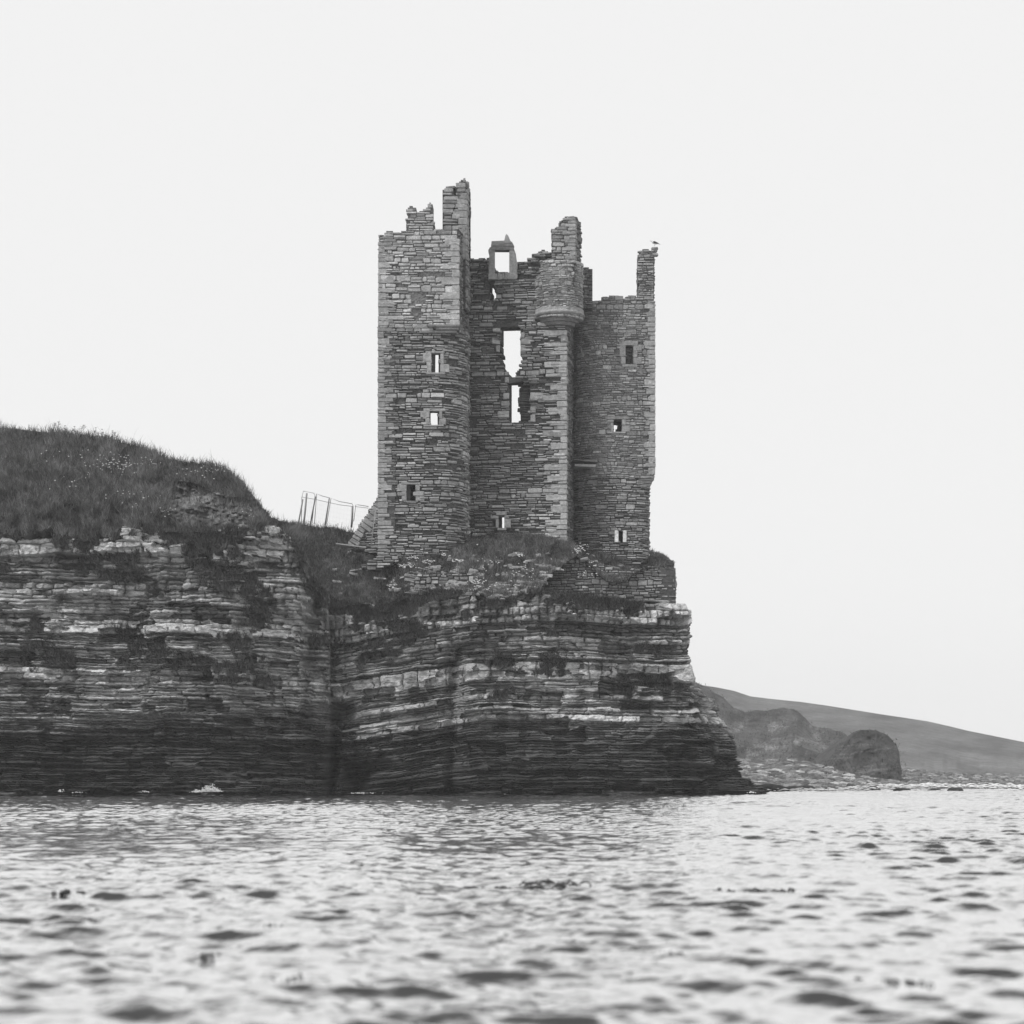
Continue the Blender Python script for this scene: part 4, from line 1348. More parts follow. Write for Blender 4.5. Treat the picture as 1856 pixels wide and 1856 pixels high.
# tumbled stones lying in the turf below the castle
r = np.random.default_rng(77)
mb = MB()
for k in range(300):
    px = r.uniform(735, 1010) if k < 220 else r.uniform(600, 1180)
    ci_ = int(np.clip(np.searchsorted(cols, px), 0, NCb - 1))
    tq_ = abs(r.normal(0, 0.28)) if k < 220 else r.uniform(0, 0.8)
    ri_ = int(np.clip(tq_, 0, 0.9) * (NRb - 1))
    if py_b[ri_, ci_] < 1000:
        continue
    L = r.gamma(3.0, 0.055)
    an = r.uniform(-0.3, 0.3)
    mb.cbox((Xb[ri_, ci_], Yb[ri_, ci_] - 0.12, Zb[ri_, ci_]), (math.cos(an), 0, math.sin(an)), (0, 1, 0), (-math.sin(an), 0, math.cos(an)),
            (-L, 0, -0.02), (L, 0.35, r.uniform(0.05, 0.16)), 0.03, 0.03, r.uniform(0.18, 0.34))
tag(mb.build('loose_rubble', M_STONE), 'tumbled building stones lying in the turf under the castle', 'rubble', kind='stuff')


# cow parsley stalks on the skyline
def parsley_mesh(seed):
    r = np.random.default_rng(seed)
    st = MB()
    hd = MB()
    H = 1.0
    top = np.array([r.uniform(-.1, .1), 0, H])
    st.tube([(0, 0, 0), (top[0] * 0.4, 0, H * 0.5), tuple(top)], [0.014, 0.012, 0.008], 5, 0.05)
    for k in range(3):
        z = r.uniform(0.35, 0.75) * H
        e = np.array([r.uniform(-.22, .22), r.uniform(-.15, .15), z + r.uniform(0.1, 0.22)])
        st.tube([(top[0] * z, 0, z), tuple(e)], [0.008, 0.006], 4, 0.05)
        tips = [e]
        for c in tips + ([top] if k == 0 else []):
            for q in range(12):
                a = q / 12 * 6.28
                rr = r.uniform(0.03, 0.12)
                p = c + np.array([rr * math.cos(a), rr * math.sin(a), 0.05 + r.uniform(-.015, .02)])
                hd.tube([tuple(c), tuple(p)], [0.004, 0.003], 3, 0.07, cap=False)
                hd.add(p + octv * np.array([0.028, 0.028, 0.012]), None, octf, 0.10)
    return st, hd


protos = []
spots = [(106, 770), (118, 776), (135, 778), (152, 776), (172, 780), (185, 783), (205, 786), (208, 790), (238, 800), (240, 806), (386, 838), (400, 842), (505, 942), (522, 946), (560, 948), (612, 952)]
lab = ['tall dark umbel stalk at the photo\'s edge on the grassy skyline', None]
for i, (px, top) in enumerate(spots):
    gy, gd = float(np.interp(px, cols, l2y)), float(np.interp(px, cols, l2d))
    if i < 3:
        st, hd = parsley_mesh(200 + i)
        root = st.build('cow_parsley', M_GRASS)
        hh = hd.build('flower_head', M_GRASS, root)
        protos.append((root, hh))
    else:
        a, b = protos[i % 3]
        root = a.copy()
        COL.objects.link(root)
        c = b.copy()
        COL.objects.link(c)
        c.parent = root
    sc_ = max(0.35, (gy - top) * gd / F + 0.25) * (0.9 if i > 9 else 1.0)
    root.location = (WX(px, gd), gd - 0.05, WZ(gy, gd) - 0.15)
    root.scale = (sc_ * 1.0, sc_ * 1.0, sc_)
    root.rotation_euler = (0, 0, i * 1.7)
    tag(root, 'thin dark umbel stalk standing up from the grass along the skyline', 'wildflower', 'umbel stalks along the grassy skyline')

# ---------------------------------------------------------------- fence, poles
fence = empty('site_fence', (WX(600, 111), 111, WZ(955, 111)), 'leaning temporary wire fence on thin posts beside the castle buttress', 'fence')
Yf = 110.5
posts = [((549, 905), (536, 968), 0.035, 109.5), ((556, 894), (549, 958), 0.045, 110.0), ((572, 900), (561, 950), 0.035, 111.0), ((597, 902), (588, 950), 0.03, 111.5), ((639, 918), (637, 948), 0.05, 111.8)]
for (a, b, rr, Yq) in posts:
    mb = MB()
    mb.tube([(WX(b[0], Yq), Yq, WZ(b[1] + 8, Yq)), (WX((a[0] + b[0]) / 2 + 0.6, Yq), Yq, WZ((a[1] + b[1]) / 2, Yq)), (WX(a[0], Yq), Yq, WZ(a[1], Yq))], rr, 8, 0.3 if rr > 0.04 else 0.24)
    adopt(mb.build('post', M_WOOD, None, True), fence)
panels = [[(546, 960), (547, 902), (550, 890), (569, 894), (571, 898), (565, 952)], [(570, 950), (574, 895), (584, 899), (596, 902), (597, 906), (590, 952)],
          [(592, 950), (600, 903), (615, 909), (638, 913), (640, 917), (639, 950)], [(641, 945), (645, 915), (649, 915), (668, 918)]]
mids = [[(548, 901), (571, 905)], [(571, 905), (597, 911)], [(597, 911), (616, 915), (640, 918)], [(643, 918), (668, 921)]]
for q, (pl, md) in enumerate(zip(panels, mids)):
    Yq = 110.2 + 0.4 * q
    W3 = lambda p: (WX(p[0], Yq), Yq, WZ(p[1], Yq))
    mb = MB()
    mb.tube([W3(p) for p in pl], 0.018, 6, 0.28)
    mb.tube([W3(p) for p in md], 0.014, 6, 0.28)
    fr = adopt(mb.build('panel_frame', M_METAL, None, True), fence)
    wm = MB()
    x0, x1 = md[0][0], md[-1][0]
    for k in range(7):
        f = (k + 0.5) / 7
        px = x0 + (x1 - x0) * f
        py = lerp_line(md, px)
        wm.tube([W3((px, py)), W3((px - 4, 952))], 0.0022, 4, 0.6)
    for k in range(5):
        wm.tube([W3((a - 0.8 * k, b + 8 * (k + 1))) for a, b in md], 0.0022, 4, 0.6)
    ww = wm.build('wire_mesh', M_METAL)
    ww.parent = fr
    ww.location = -np.array(fence.location) - np.array(fr.location) + np.array(fence.location) * 0
for o in [o for o in bpy.data.objects if o.name.startswith('wire_mesh')]:
    o.location = (0, 0, 0)

mb = MB()
mb.tube([(WX(672, 105.6), 105.6, WZ(992, 105.6)), (WX(676.5, 105.7), 105.7, WZ(958, 105.7)), (WX(681, 105.8), 105.8, WZ(924, 105.8))], 0.022, 6, 0.26)
tag(mb.build('thin_pole', M_METAL, None, True), 'thin straight metal pole leaning against the foot of the buttress', 'pole')
mb = MB()
mb.cbox((WX(608, 104.6), 104.6, WZ(985, 104.6)), (1, 0, -0.13), (0, 1, 0), (0.13, 0, 1), (0, 0, -0.03), (1.45, 0.12, 0.03), 0.01, 0.0, 0.32)
tag(mb.build('timber_plank', M_WOOD), 'pale narrow plank lying on the turf at the foot of the buttress', 'plank')
mb = MB()
mb.tube([(WX(480, 106.0), 106.0, WZ(940, 106)), (WX(480, 106.0), 106.0, WZ(926, 106))], 0.05, 8, 0.05)
mb.tube([(WX(480, 106.0), 106.0, WZ(928, 106)), (WX(480, 106.0), 106.0, WZ(924.5, 106))], 0.075, 8, 0.05)
tag(mb.build('stake', M_WOOD), 'short dark stake in the dip of the skyline, apart from the wire fence', 'stake')

# ---------------------------------------------------------------- gull
gY = 110.25
gx, gz = WX(1186.5, gY), WZ(445.6, gY)
gull = MB()
sc_ = 1.0
# one continuous body from the bill's root to the tail, seen from its side, head to the viewer's left
spine = [(-0.205, 0.245), (-0.19, 0.25), (-0.165, 0.252), (-0.14, 0.235), (-0.115, 0.2), (-0.06, 0.165), (0.0, 0.15), (0.06, 0.14), (0.11, 0.125), (0.15, 0.112), (0.2, 0.098)]
rads = [0.012, 0.032, 0.038, 0.036, 0.042, 0.066, 0.075, 0.068, 0.05, 0.03, 0.012]
pts = [(gx + a, gY, gz + b) for a, b in spine]
gull.tube(pts, rads, 12, 0.72)
gr = gull.build('gull', M_BIRD, None, True, loc=(gx, gY, gz))
tag(gr, 'gull with dark wings standing on the topmost stone of the round tower', 'bird')
for sgn in (-1, 1):
    mb = MB()
    wing = [(-0.09, 0.2), (0.0, 0.215), (0.1, 0.17), (0.2, 0.115), (0.25, 0.09), (0.17, 0.105), (0.08, 0.105), (0.0, 0.11), (-0.07, 0.14)]
    P0 = [(gx + a, gY + sgn * (0.055 + 0.03 * math.exp(-(a / 0.12) ** 2)), gz + b) for a, b in wing]
    P1 = [(a, b + sgn * 0.012, c) for a, b, c in P0]
    nW = len(P0)
    cc = [np.mean(P0, 0), np.mean(P1, 0) + (0, sgn * 0.015, 0)]
    Vw = P0 + P1 + cc
    Qw = [[i, (i + 1) % nW, nW + (i + 1) % nW, nW + i] for i in range(nW)]
    Tw = [[2 * nW, i, (i + 1) % nW] for i in range(nW)] + [[2 * nW + 1, nW + (i + 1) % nW, nW + i] for i in range(nW)]
    mb.add(Vw, Qw, Tw, 0.045)
    o = adopt(mb.build('wing', M_BIRD), gr)
    mb = MB()
    mb.tube([(gx + 0.01, gY + sgn * 0.03, gz + 0.09), (gx + 0.02, gY + sgn * 0.03, gz + 0.045), (gx + 0.01, gY + sgn * 0.03, gz + 0.005)], 0.006, 6, 0.4)
    for fa in (-0.5, 0.0, 0.5):
        mb.tube([(gx + 0.01, gY + sgn * 0.03, gz + 0.006), (gx - 0.035, gY + sgn * 0.03 + fa * 0.04, gz + 0.003)], 0.005, 4, 0.4)
    adopt(mb.build('leg', M_BIRD), gr)
mb = MB()
mb.tube([(gx - 0.2, gY, gz + 0.247), (gx - 0.235, gY, gz + 0.243), (gx - 0.256, gY, gz + 0.232)], [0.012, 0.009, 0.002], 6, 0.3)
adopt(mb.build('beak', M_BIRD), gr)
mb = MB()
mb.cbox((gx + 0.17, gY, gz + 0.1), (0.96, 0, -0.25), (0, 1, 0), (0.25, 0, 0.96), (0, -0.03, -0.008), (0.13, 0.03, 0.008), 0.004, 0, 0.7)
adopt(mb.build('tail', M_BIRD), gr)

# ---------------------------------------------------------------- sea
def sea_height(X, Y, cellx, celly):
    r = np.random.default_rng(21)
    Z = np.zeros_like(X)
    DX = np.zeros_like(X)
    DY = np.zeros_like(X)
    wind = math.radians(196)
    for k in range(96):
        lam = 0.12 * (34.0 ** r.random())
        th = wind + r.normal(0, 0.42 if lam < 0.45 else 0.3) + (0.55 if k % 5 == 0 else 0.0)
        kk = 2 * np.pi / lam
        amp = 0.0062 * lam ** 0.72 * r.uniform(0.5, 1.3) * (1.4 if lam < 0.8 else 0.55)
        kx, ky = kk * math.sin(th), kk * math.cos(th)
        ph = r.uniform(0, 6.28)
        damp = np.clip(lam / (2.6 * celly) - 0.4, 0, 1)
        a = kx * X + ky * Y + ph + 1.2 * np.sin(0.13 * X + 0.09 * Y + k)
        s, c = np.sin(a), np.cos(a)
        Z += amp * damp * c
        DX -= 0.8 * amp * damp * kx / kk * s
        DY -= 0.8 * amp * damp * ky / kk * s
    g = 0.64 + 0.85 * vn(X * 0.16, Y * 0.07, 5)
    return DX * g, DY * g, Z * g


rowsY = [5.0]
while rowsY[-1] < 140:
    y = rowsY[-1]
    rowsY.append(y + 0.026 * (1 + (y / 38.0)))
rowsY = np.array(rowsY)
NCs = 620
f = np.linspace(-0.26, 0.26, NCs)
NS = 150
Ys = rowsY[:, None] + np.zeros(NCs + 2 * NS)
sw = 34.0 * np.linspace(0, 1, NS + 1)[1:] ** 1.3
Xs = np.concatenate([-0.26 * rowsY[:, None] - sw[::-1], rowsY[:, None] * f, 0.26 * rowsY[:, None] + sw], 1)
cely = np.gradient(rowsY)[:, None] + np.zeros(NCs + 2 * NS)
cely[:, :NS] = np.maximum(cely[:, :NS], 0.5 * np.gradient(sw)[::-1])
cely[:, -NS:] = np.maximum(cely[:, -NS:], 0.5 * np.gradient(sw))
dX, dY, Zs = sea_height(Xs, Ys, None, cely)
Zs[:, 0] = Zs[:, -1] = Zs[0] = Zs[-1] = -0.6
Vs = np.stack([Xs + dX, Ys + dY, Zs], -1).reshape(-1, 3)
def sea_z(x, y):
    i = int(np.clip(np.searchsorted(rowsY, y), 0, len(rowsY) - 1))
    j = int(np.clip((x / y + 0.26) / 0.52 * (NCs - 1), 0, NCs - 1))
    return float(Zs[i, j + NS])


m_sea, nt, b = new_mat('sea_water')
nt.nodes.remove(b)
deep = nd(nt, 'ShaderNodeBsdfDiffuse')
deep.inputs['Color'].default_value = (0.045, 0.045, 0.045, 1)
shine = nd(nt, 'ShaderNodeBsdfGlossy')
shine.inputs['Color'].default_value = (0.97, 0.97, 0.97, 1)
shine.inputs['Roughness'].default_value = 0.11
lw = nd(nt, 'ShaderNodeLayerWeight')
lw.inputs['Blend'].default_value = 0.5
mixs = nd(nt, 'ShaderNodeMixShader')
rampn = nd(nt, 'ShaderNodeMapRange', interpolation_type='SMOOTHSTEP')
for i_, v_ in enumerate((0.47, 0.78, 0.03, 0.96)):
    rampn.inputs[i_ + 1].default_value = v_
nt.links.new(lw.outputs['Facing'], rampn.inputs[0])
nt.links.new(rampn.outputs[0], mixs.inputs[0])
nt.links.new(deep.outputs[0], mixs.inputs[1])
nt.links.new(shine.outputs[0], mixs.inputs[2])
nt.links.new(mixs.outputs[0], nt.nodes['Material Output'].inputs['Surface'])
tc = nd(nt, 'ShaderNodeTexCoord')
mp = nd(nt, 'ShaderNodeMapping')
mp.inputs['Scale'].default_value = (1, 1.0, 1)
nt.links.new(tc.outputs['Object'], mp.inputs['Vector'])
bp = nd(nt, 'ShaderNodeBump')
bp.inputs['Strength'].default_value = 0.5
bp.inputs['Distance'].default_value = 0.04
nt.links.new(noise(nt, mp.outputs[0], 5.0, 4, 0.5), bp.inputs['Height'])
for s_ in (deep, shine, lw):
    nt.links.new(bp.outputs[0], s_.inputs['Normal'])
sea = mesh_obj('sea', Vs, [grid_faces(len(rowsY), NCs + 2 * NS)], m_sea, None, np.full(len(Vs), 0.05), None, True)
tag(sea, 'choppy pale sea water reflecting the white sky', kind='structure')
# the open water round that sheet
m_sea2 = m_sea
ring = []
sea2 = MB()
sea2.add([(-740, -290, -0.35), (740, -290, -0.35), (740, 1190, -0.35), (-740, 1190, -0.35)], [[0, 1, 2, 3]])
tag(sea2.build('open_water', m_sea), 'the sea beyond', kind='structure')

# ---------------------------------------------------------------- far shore
sky_line = [(200, 1120), (600, 1150), (900, 1185), (1150, 1215), (1268, 1241), (1300, 1246), (1330, 1252), (1360, 1262), (1400, 1267), (1450, 1272), (1500, 1279), (1550, 1287), (1600, 1295), (1680, 1307), (1720, 1316), (1752, 1324), (1856, 1345), (2000, 1368), (2200, 1390)]
cols = np.arange(200, 2300, 3.0)
nr = 130
tq = np.linspace(0, 1, nr)[:, None]
y2 = lerp_line(sky_line, cols)
yb = np.interp(cols, [200, 1640, 1752, 2100], [1392, 1395, 1404, 1406])
pyh = yb + (y2 - yb) * tq
d0 = np.interp(cols, [900, 1600, 1752, 2100], [300, 330, 380, 420])
Yh = d0 + (640 - d0) * tq ** 0.8 + 26 * fbm(cols[None, :] * 0.012, pyh * 0.02, 130, 4) * np.sin(np.pi * tq) ** 0.6
crag = np.exp(-((pyh - 1385) / 16) ** 2) * sstep(1600, 1660, cols)[None, :]
Yh = Yh + crag * 14 * vn(cols[None, :] * 0.12, pyh * 0.02, 131)
Xh, Zh = WX(cols[None, :], Yh), WZ(pyh, Yh)
th_ = 0.098 * (1 + 0.7 * fbm(cols[None, :] * 0.02, pyh * 0.06, 132, 4) + 0.4 * fbm(cols[None, :] * 0.008, pyh * 0.12, 133, 3))
gully = np.exp(-((pyh - (1365 + 0.35 * (cols[None, :] - 1690))) / 5) ** 2) * sstep(1660, 1690, cols)[None, :]
th_ = th_ * (1 - 0.3 * gully) + crag * 0.05
rowsv = [np.stack([Xh, Yh, Zh], -1)]
for dYq, dzq in ((60, -1.0), (200, -6), (420, -16)):
    rowsv.append(np.stack([Xh[-1] * (1 + dYq / 640), Yh[-1] + dYq, Zh[-1] + dzq], -1)[None])
Vh = np.concatenate(rowsv, 0)
thh = np.concatenate([th_, np.full((3, len(cols)), 0.1)], 0)
hill = mesh_obj('hillside', Vh.reshape(-1, 3), [grid_faces(nr + 3, len(cols))], M_HILL, None, thh.ravel(), None, True)
tag(hill, 'hazy grassy hillside sloping down to the shore beyond the castle', kind='structure')


def relief(name, label, top, bot, Y0, Y1, tonef, mat, seed, amp=3.0, step=2.0, nrow=90, powr=0.7):
    xs = np.arange(top[0][0], top[-1][0] + 0.1, step)
    ty = lerp_line(top, xs) + 5.0 * fbm(xs * 0.06, 0.0, seed + 3, 4)
    by_ = lerp_line(bot, xs) + 30
    tq = np.linspace(0, 1, nrow)[:, None]
    py = by_ + (ty - by_) * tq
    Y = Y0 + (Y1 - Y0) * tq ** powr + amp * fbm(xs[None, :] * 0.03, py * 0.035, seed, 4) * np.sin(np.pi * tq * 0.9) ** 0.5 - amp * 0.35 * np.abs(vn(xs[None, :] * 0.09, py * 0.03, seed + 9))
    px = xs[None, :] + 0 * py
    rws = [np.stack([WX(px, Y), Y, WZ(py, Y)], -1)]
    last = rws[0][-1]
    for dYq, dzq in ((3, -0.05), (14, -0.8), (40, -3.0)):
        rws.append((last + np.array([0, dYq, dzq]))[None])
    tn = tonef(px, py)
    V = np.concatenate(rws, 0)
    tn = np.concatenate([tn, np.full((3, len(xs)), 0.07)], 0)
    o = mesh_obj(name, V.reshape(-1, 3), [grid_faces(nrow + 3, len(xs))], mat, None, tn.ravel(), None, True)
    return tag(o, label, kind='structure')


def tone_e(px, py):
    t = 0.078 * (1 + 0.7 * fbm(px * 0.03, py * 0.05, 141, 4))
    rk = sstep(0.12, 0.55, fbm(px * 0.05, py * 0.09, 142, 4) + 0.5 * vn(px * 0.5, py * 0.7, 143)) * sstep(1290, 1320, py)
    band = (np.abs(py - (1340 + 0.35 * (px - 1440))) < 9) & (px > 1440) & (px < 1530)
    return t + 0.11 * rk + 0.05 * band


relief('shore_bank', 'eroded grassy earth bank above the far beach',
       [(900, 1205), (1180, 1225), (1262, 1240), (1285, 1248), (1310, 1262), (1330, 1285), (1350, 1292), (1370, 1287), (1420, 1284), (1445, 1288), (1462, 1304), (1478, 1318), (1500, 1318), (1522, 1324), (1535, 1334), (1545, 1350), (1560, 1372), (1600, 1384), (1640, 1396)],
       [(900, 1386), (1180, 1386), (1300, 1384), (1360, 1378), (1450, 1378), (1560, 1388), (1640, 1398)], 205, 262, tone_e, M_HILL, 140)


def tone_k(px, py):
    t = 0.055 * (1 + 0.6 * fbm(px * 0.05, py * 0.07, 151, 4))
    bed = sstep(0.05, 0.4, vn(px * 0.03, py * 0.45 + px * 0.03, 153) + 0.5 * vn(px * 0.4, py * 0.6, 154)) * sstep(1335, 1360, py)
    return t + 0.07 * bed


relief('rocky_knoll', 'dark rounded rock knoll on the far shore',
       [(1490, 1388), (1505, 1380), (1520, 1362), (1534, 1344), (1547, 1333), (1560, 1325), (1575, 1324), (1590, 1322), (1604, 1329), (1616, 1340), (1625, 1352), (1630, 1366), (1631, 1380), (1634, 1398)],
       [(1490, 1388), (1560, 1390), (1600, 1394), (1634, 1399)], 196, 212, tone_k, M_HILL, 150, amp=3.4, step=1.0, nrow=70, powr=0.9)

def scatter_scrub(objs, n, hs, wd_, seed):
    r = np.random.default_rng(seed)
    out = []
    for o, cnt in zip(objs, n):
        me = o.data
        co_ = np.empty(len(me.vertices) * 3)
        me.vertices.foreach_get('co', co_)
        co_ = co_.reshape(-1, 3)
        tn_ = np.empty(len(me.vertices))
        me.attributes['tone'].data.foreach_get('value', tn_)
        k = r.integers(0, int(len(co_) * 0.97), cnt)
        nz = fbm(PX(co_[k, 0], co_[k, 1]) * 0.05, PY(co_[k, 2], co_[k, 1]) * 0.07, seed, 3)
        k = k[(nz > -0.15) | (r.random(cnt) < 0.3)]
        b_ = co_[k] + r.normal(0, 0.3, (len(k), 3)) * (1, 1, 0.1)
        h_ = r.gamma(3, hs / 3, len(k))
        out.append(blades(b_, np.zeros((len(k), 3)), h_, r.uniform(0.5, 1.0, len(k)) * wd_, 0.5, np.clip(tn_[k] * r.uniform(0.4, 1.7, len(k)), 0.015, 0.2), seed + 1))
    V = np.concatenate([g[0] for g in out])
    of = np.cumsum([0] + [len(g[0]) for g in out])[:-1]
    o = mesh_obj('shore_scrub', V, [np.concatenate([g[1] + a for g, a in zip(out, of)]), np.concatenate([g[2] + a for g, a in zip(out, of)])], M_GRASS, None, np.concatenate([g[3] for g in out]))
    tag(o, 'rough scrub and grass on the far bank', 'scrub', kind='stuff')


scatter_scrub([bpy.data.objects['shore_bank'], bpy.data.objects['rocky_knoll'], hill], [20000, 2500, 16000], 0.12, 0.05, 171)

# beach
cols = np.arange(900, 2300, 3.0)
nr = 150
tq = np.linspace(0, 1, nr)[:, None]
b0 = np.interp(cols, [1200, 1380, 1440, 1560, 1640, 1700, 1800, 2300], [1442, 1438, 1440, 1440, 1436, 1432, 1430, 1428])
b1 = np.interp(cols, [1200, 1340, 1640, 1752, 2300], [1374, 1376, 1394, 1404, 1405])
pyb = b0 + (b1 - b0) * tq
Yq0 = F * (HC + 0.15) / (b0 - HY)
Yq1 = np.interp(cols, [1200, 1500, 1640, 1752, 2300], [215, 225, 320, 400, 440])
Yq = Yq0 + (Yq1 - Yq0) * tq ** 1.2
Zq = WZ(pyb, Yq) + 0.02 * fbm(cols[None, :] * 0.03, pyb * 0.1, 160, 2)
tb2 = 0.2 * (1 + 0.4 * fbm(cols[None, :] * 0.04, pyb * 0.15, 161, 4)) * (0.65 + 0.35 * sstep(1436, 1424, pyb))
o = mesh_obj('beach', np.stack([WX(cols[None, :], Yq), Yq, Zq], -1).reshape(-1, 3), [grid_faces(nr, len(cols))], M_BEACH, None, tb2.ravel(), None, True)
tag(o, 'stony shingle beach below the hillside', kind='structure')


def boulder(name, c, sz, tone, seed, flat=0.6):
    r = np.random.default_rng(seed)
    nlat, nlon = 9, 14
    la_ = np.linspace(-np.pi / 2, np.pi / 2, nlat)[:, None]
    lo_ = np.linspace(0, 2 * np.pi, nlon, endpoint=False)[None, :]
    d = np.stack([np.cos(la_) * np.cos(lo_), np.cos(la_) * np.sin(lo_), np.sin(la_) + 0 * lo_], -1)
    cuts = r.normal(0, 1, (7, 3))
    cuts /= np.linalg.norm(cuts, axis=1)[:, None]
    rr = np.ones(d.shape[:2])
    for q in cuts:
        dt = d @ q
        rr = np.minimum(rr, np.where(dt > 0.05, r.uniform(0.62, 0.85) / np.maximum(dt, 0.05), 9))
    V = d * rr[..., None] * np.array(sz)
    i = np.arange(nlat * nlon).reshape(nlat, nlon)
    j = np.roll(i, -1, 1)
    Q = np.stack([i[:-1], j[:-1], j[1:], i[1:]], -1).reshape(-1, 4)
    mb = MB()
    mb.add(V.reshape(-1, 3) + np.array(c), Q, None, tone)
    return mb.build(name, M_BEACH, None, True, loc=c)


bould = [(1400, 1428, 40, 9, 118, .05, 'long dark slanting rock slab at the water beside the headland'), (1440, 1431, 26, 8, 120, .06, 'dark flat rock in the wash, second along from the headland'),
         (1466, 1428, 14, 9, 122, .07, 'dark upright rock beside a flat one where the waves break'), (1505, 1431, 24, 7, 121, .06, 'low dark rock below the big pale boulder on the beach'), (1542, 1425, 10, 8, 126, .09, 'dark lumpy rock just under the big pale boulder'),
         (1580, 1429, 18, 6, 124, .06, 'dark rock at the start of the white surf line'), (1635, 1432, 18, 5, 122, .05, 'low dark rock standing alone in the white surf'), (1694, 1432.5, 14, 4.5, 123, .05, 'smaller dark rock in the surf between two larger ones'),
         (1732, 1432, 16, 7, 121, .05, 'largest dark rock in the surf, at the end of the row'), (1545, 1411, 6, 5, 150, .42, 'big pale boulder lying on the grey shingle beach'),
         (1507, 1391, 5, 3, 180, .4, 'small pale boulder high on the beach under the earth bank'), (1358, 1391, 4, 2.5, 170, .42, 'pale stone on the beach close against the headland')]
for i, (px, py, wx2, hy2, Y, tn, lb) in enumerate(bould):
    c = (WX(px, Y), Y, WZ(py + hy2 * 0.3, Y))
    s_ = (wx2 * Y / F, wx2 * Y / F * 0.8, hy2 * Y / F * 1.15)
    tag(boulder('boulder', c, s_, tn, 300 + i), lb, 'boulder', 'boulders along the far shore')

r = np.random.default_rng(41)
mb = MB()
for k in range(7500):
    px = r.uniform(1330, 1880)
    f = r.random()
    jx = int(np.clip((px - 900) / 3.0, 0, len(cols) - 1))
    jr_ = int(f * (nr - 1))
    Y = Yq[jr_, jx]
    sz = min(r.gamma(1.6, 0.07), 0.3) * (1 + 0.9 * f)
    V = icov * np.array([sz * 1.4, sz, sz * 0.6]) * r.uniform(0.7, 1.2, (12, 3)) + np.array([WX(px, Y), Y, Zq[jr_, jx] + 0.1 * sz])
    mb.add(V, None, icof, float(r.choice([0.09, 0.16, 0.24, 0.4], p=[.35, .35, .22, .08])))
tag(mb.build('beach_stones', M_BEACH, None, False), 'loose stones strewn over the far beach', 'stones', kind='stuff')

# ---------------------------------------------------------------- foam and spray
r = np.random.default_rng(51)


def foam_mass(mb, px, py, Y, wpx, hpx, n, smin=0.02, smax=0.06):
    for _ in range(n):
        a = r.normal(0, 0.5)
        hgt = abs(r.normal(0, 0.5)) * math.exp(-a * a * 1.5)
        c = np.array([WX(px + a * wpx, Y), Y + r.uniform(-0.3, 0.3), WZ(py - hgt * hpx, Y)])
        s_ = r.uniform(smin, smax)
        mb.add(c + icov * s_ * r.uniform(0.6, 1.3, (12, 3)), None, icof, 0.75)


mb = MB()
foam_mass(mb, 380, 1435, 97.0, 20, 11, 380, 0.01, 0.03)
foam_mass(mb, 357, 1436, 97.0, 7, 5, 60, 0.01, 0.03)
tag(mb.build('wave_splash', M_FOAM, None, True), 'white splash of a wave bursting against the cliff foot', 'splash')
mb = MB()
for (px, py, wpx, hpx, n_) in ((262, 1436, 10, 5, 26), (110, 1435, 7, 5, 20), (140, 1437, 14, 2, 16), (660, 1438, 34, 2, 26), (900, 1441, 60, 1.5, 26), (1362, 1437, 6, 3, 20)):
    foam_mass(mb, px, py, 97.4 if px < 500 else 99.2, wpx, hpx, n_, 0.01, 0.03)
for _ in range(900):
    px = r.uniform(1375, 1880)
    py = lerp_line([(1375, 1436), (1450, 1437), (1500, 1435), (1560, 1432), (1620, 1428), (1700, 1427), (1790, 1428)], px) + r.normal(0, 1.6)
    Y = 116 + (1440 - py) * 0.9
    s_ = r.uniform(0.03, 0.10)
    mb.add(np.array([WX(px, Y), Y, 0.06 + abs(r.normal(0, 0.05)) + max(0, WZ(py, Y))]) + octv * np.array([s_ * 2.5, s_ * 2, s_ * 0.6]), None, octf, 0.72)
tag(mb.build('surf_foam', M_FOAM), 'broken white foam along the rocks and far shoreline', 'foam', kind='stuff')

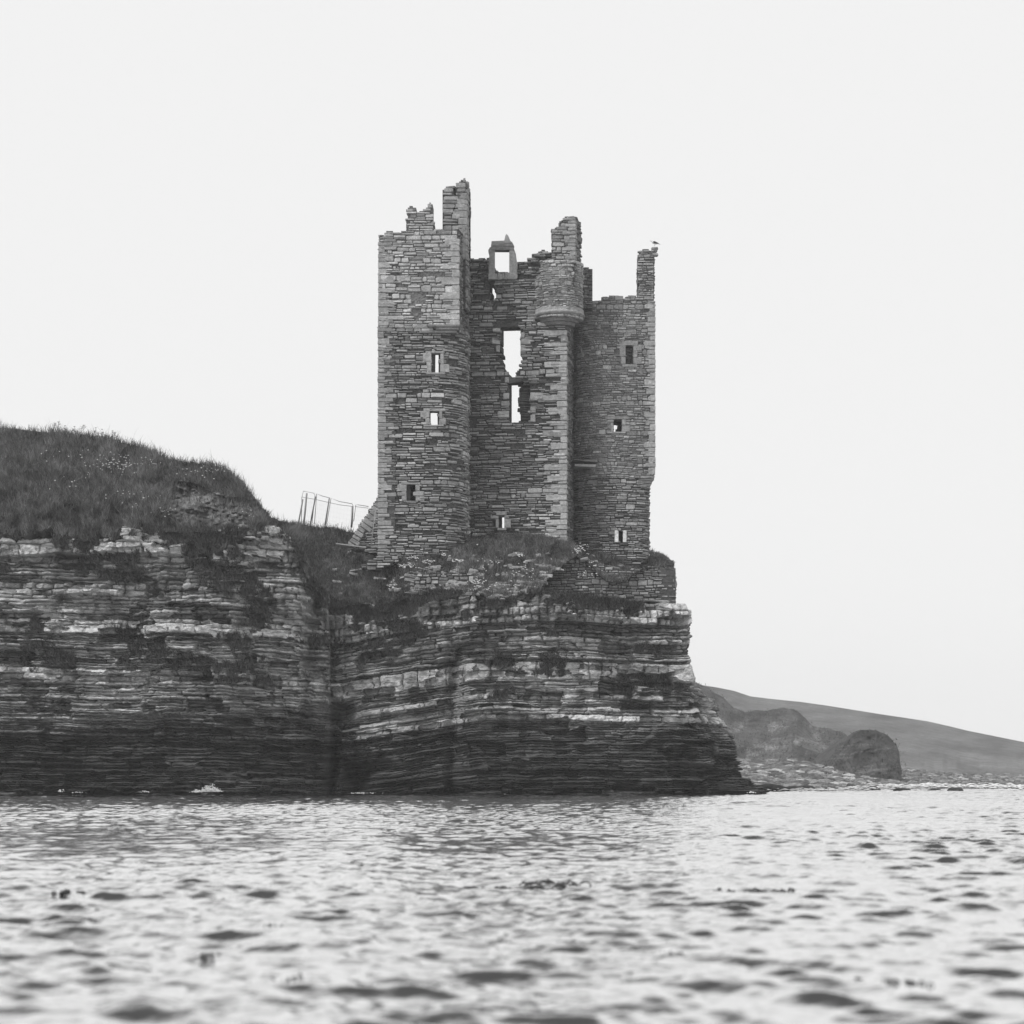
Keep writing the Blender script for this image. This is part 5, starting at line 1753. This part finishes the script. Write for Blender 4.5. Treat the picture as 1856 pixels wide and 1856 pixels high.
# ---------------------------------------------------------------- kelp
kelps = [(1312, 1613, 22, 10, 16, 'dark kelp stalk tips in a long broken row on the water below the far beach'), (1390, 1614, 60, 5, 22, 'long thin line of kelp bits trailing on bright water'),
         (940, 1606, 90, 6, 26, 'wide patch of dark kelp floating in front of the castle headland'), (1225, 1729, 20, 14, 9, 'dense dark kelp knot in the blurred near water, a tall blade above it'),
         (1640, 1786, 70, 10, 12, 'blurred spread of pale kelp bits in the near water, farthest from the cliff'), (130, 1626, 44, 7, 18, 'kelp patch at the edge of the water, under the grassy bank'),
         (176, 1706, 26, 7, 7, 'pair of dark kelp lumps in near water below the cliff splash'), (388, 1738, 40, 8, 12, 'chain of dark kelp lumps riding a blurred near wave'),
         (515, 1766, 34, 12, 12, 'kelp lump with two upright stalks in the near water'), (495, 1690, 22, 6, 8, 'small faint kelp strand on the bright near water')]
for i, (px, py, wpx, hpx, nk, lb) in enumerate(kelps):
    Y = F * HC / (py - HY)
    mb = MB()
    for k in range(nk):
        a = r.normal(0, 0.6)
        x = WX(px + a * wpx, Y)
        y = Y + r.normal(0, 0.05)
        zz = sea_z(x, y)
        q = 0.0006 * Y ** 0.9
        if r.random() < 0.22:
            h = hpx * Y / F * r.uniform(0.25, 0.6)
            bd = r.uniform(-0.5, 0.5) * h
            mb.tube([(x, y, zz - 0.03), (x + bd * 0.2, y, zz + h * 0.6), (x + bd, y, zz + h)], np.array([0.6, 0.7, 0.3]) * q, 5, 0.03)
        else:
            l = wpx * Y / F * r.uniform(0.05, 0.22)
            mb.tube([(x - l, y, zz - 0.01), (x - l * 0.4, y + 0.01, zz + q * r.uniform(0.5, 2.5)), (x + l * 0.3, y, zz + q * r.uniform(0.2, 2.0)), (x + l, y - 0.01, zz - 0.01)], np.array([0.5, 1.3, 1.0, 0.4]) * q * r.uniform(0.7, 1.5), 6, 0.03)
    o = mb.build('kelp_clump', M_KELP, None, True, loc=(WX(px, Y), Y, 0.0))
    tag(o, lb, 'seaweed', 'kelp floating in the sea')

# ---------------------------------------------------------------- haze
hz, nt, b = new_mat('sea_haze')
nt.nodes.remove(b)
pv = nd(nt, 'ShaderNodeVolumePrincipled')
pv.inputs['Color'].default_value = (1.0, 1.0, 1.0, 1)
pv.inputs['Density'].default_value = 0.00034
nt.links.new(pv.outputs[0], nt.nodes['Material Output'].inputs['Volume'])
mb = MB()
V = [(x, y, z) for x in (-760, 760) for y in (-300, 1200) for z in (-3.0, 50)]
mb.add(V, [[0, 1, 3, 2], [4, 6, 7, 5], [0, 4, 5, 1], [2, 3, 7, 6], [0, 2, 6, 4], [1, 5, 7, 3]])
tag(mb.build('haze', hz), 'thin pale sea haze', 'haze', kind='stuff')
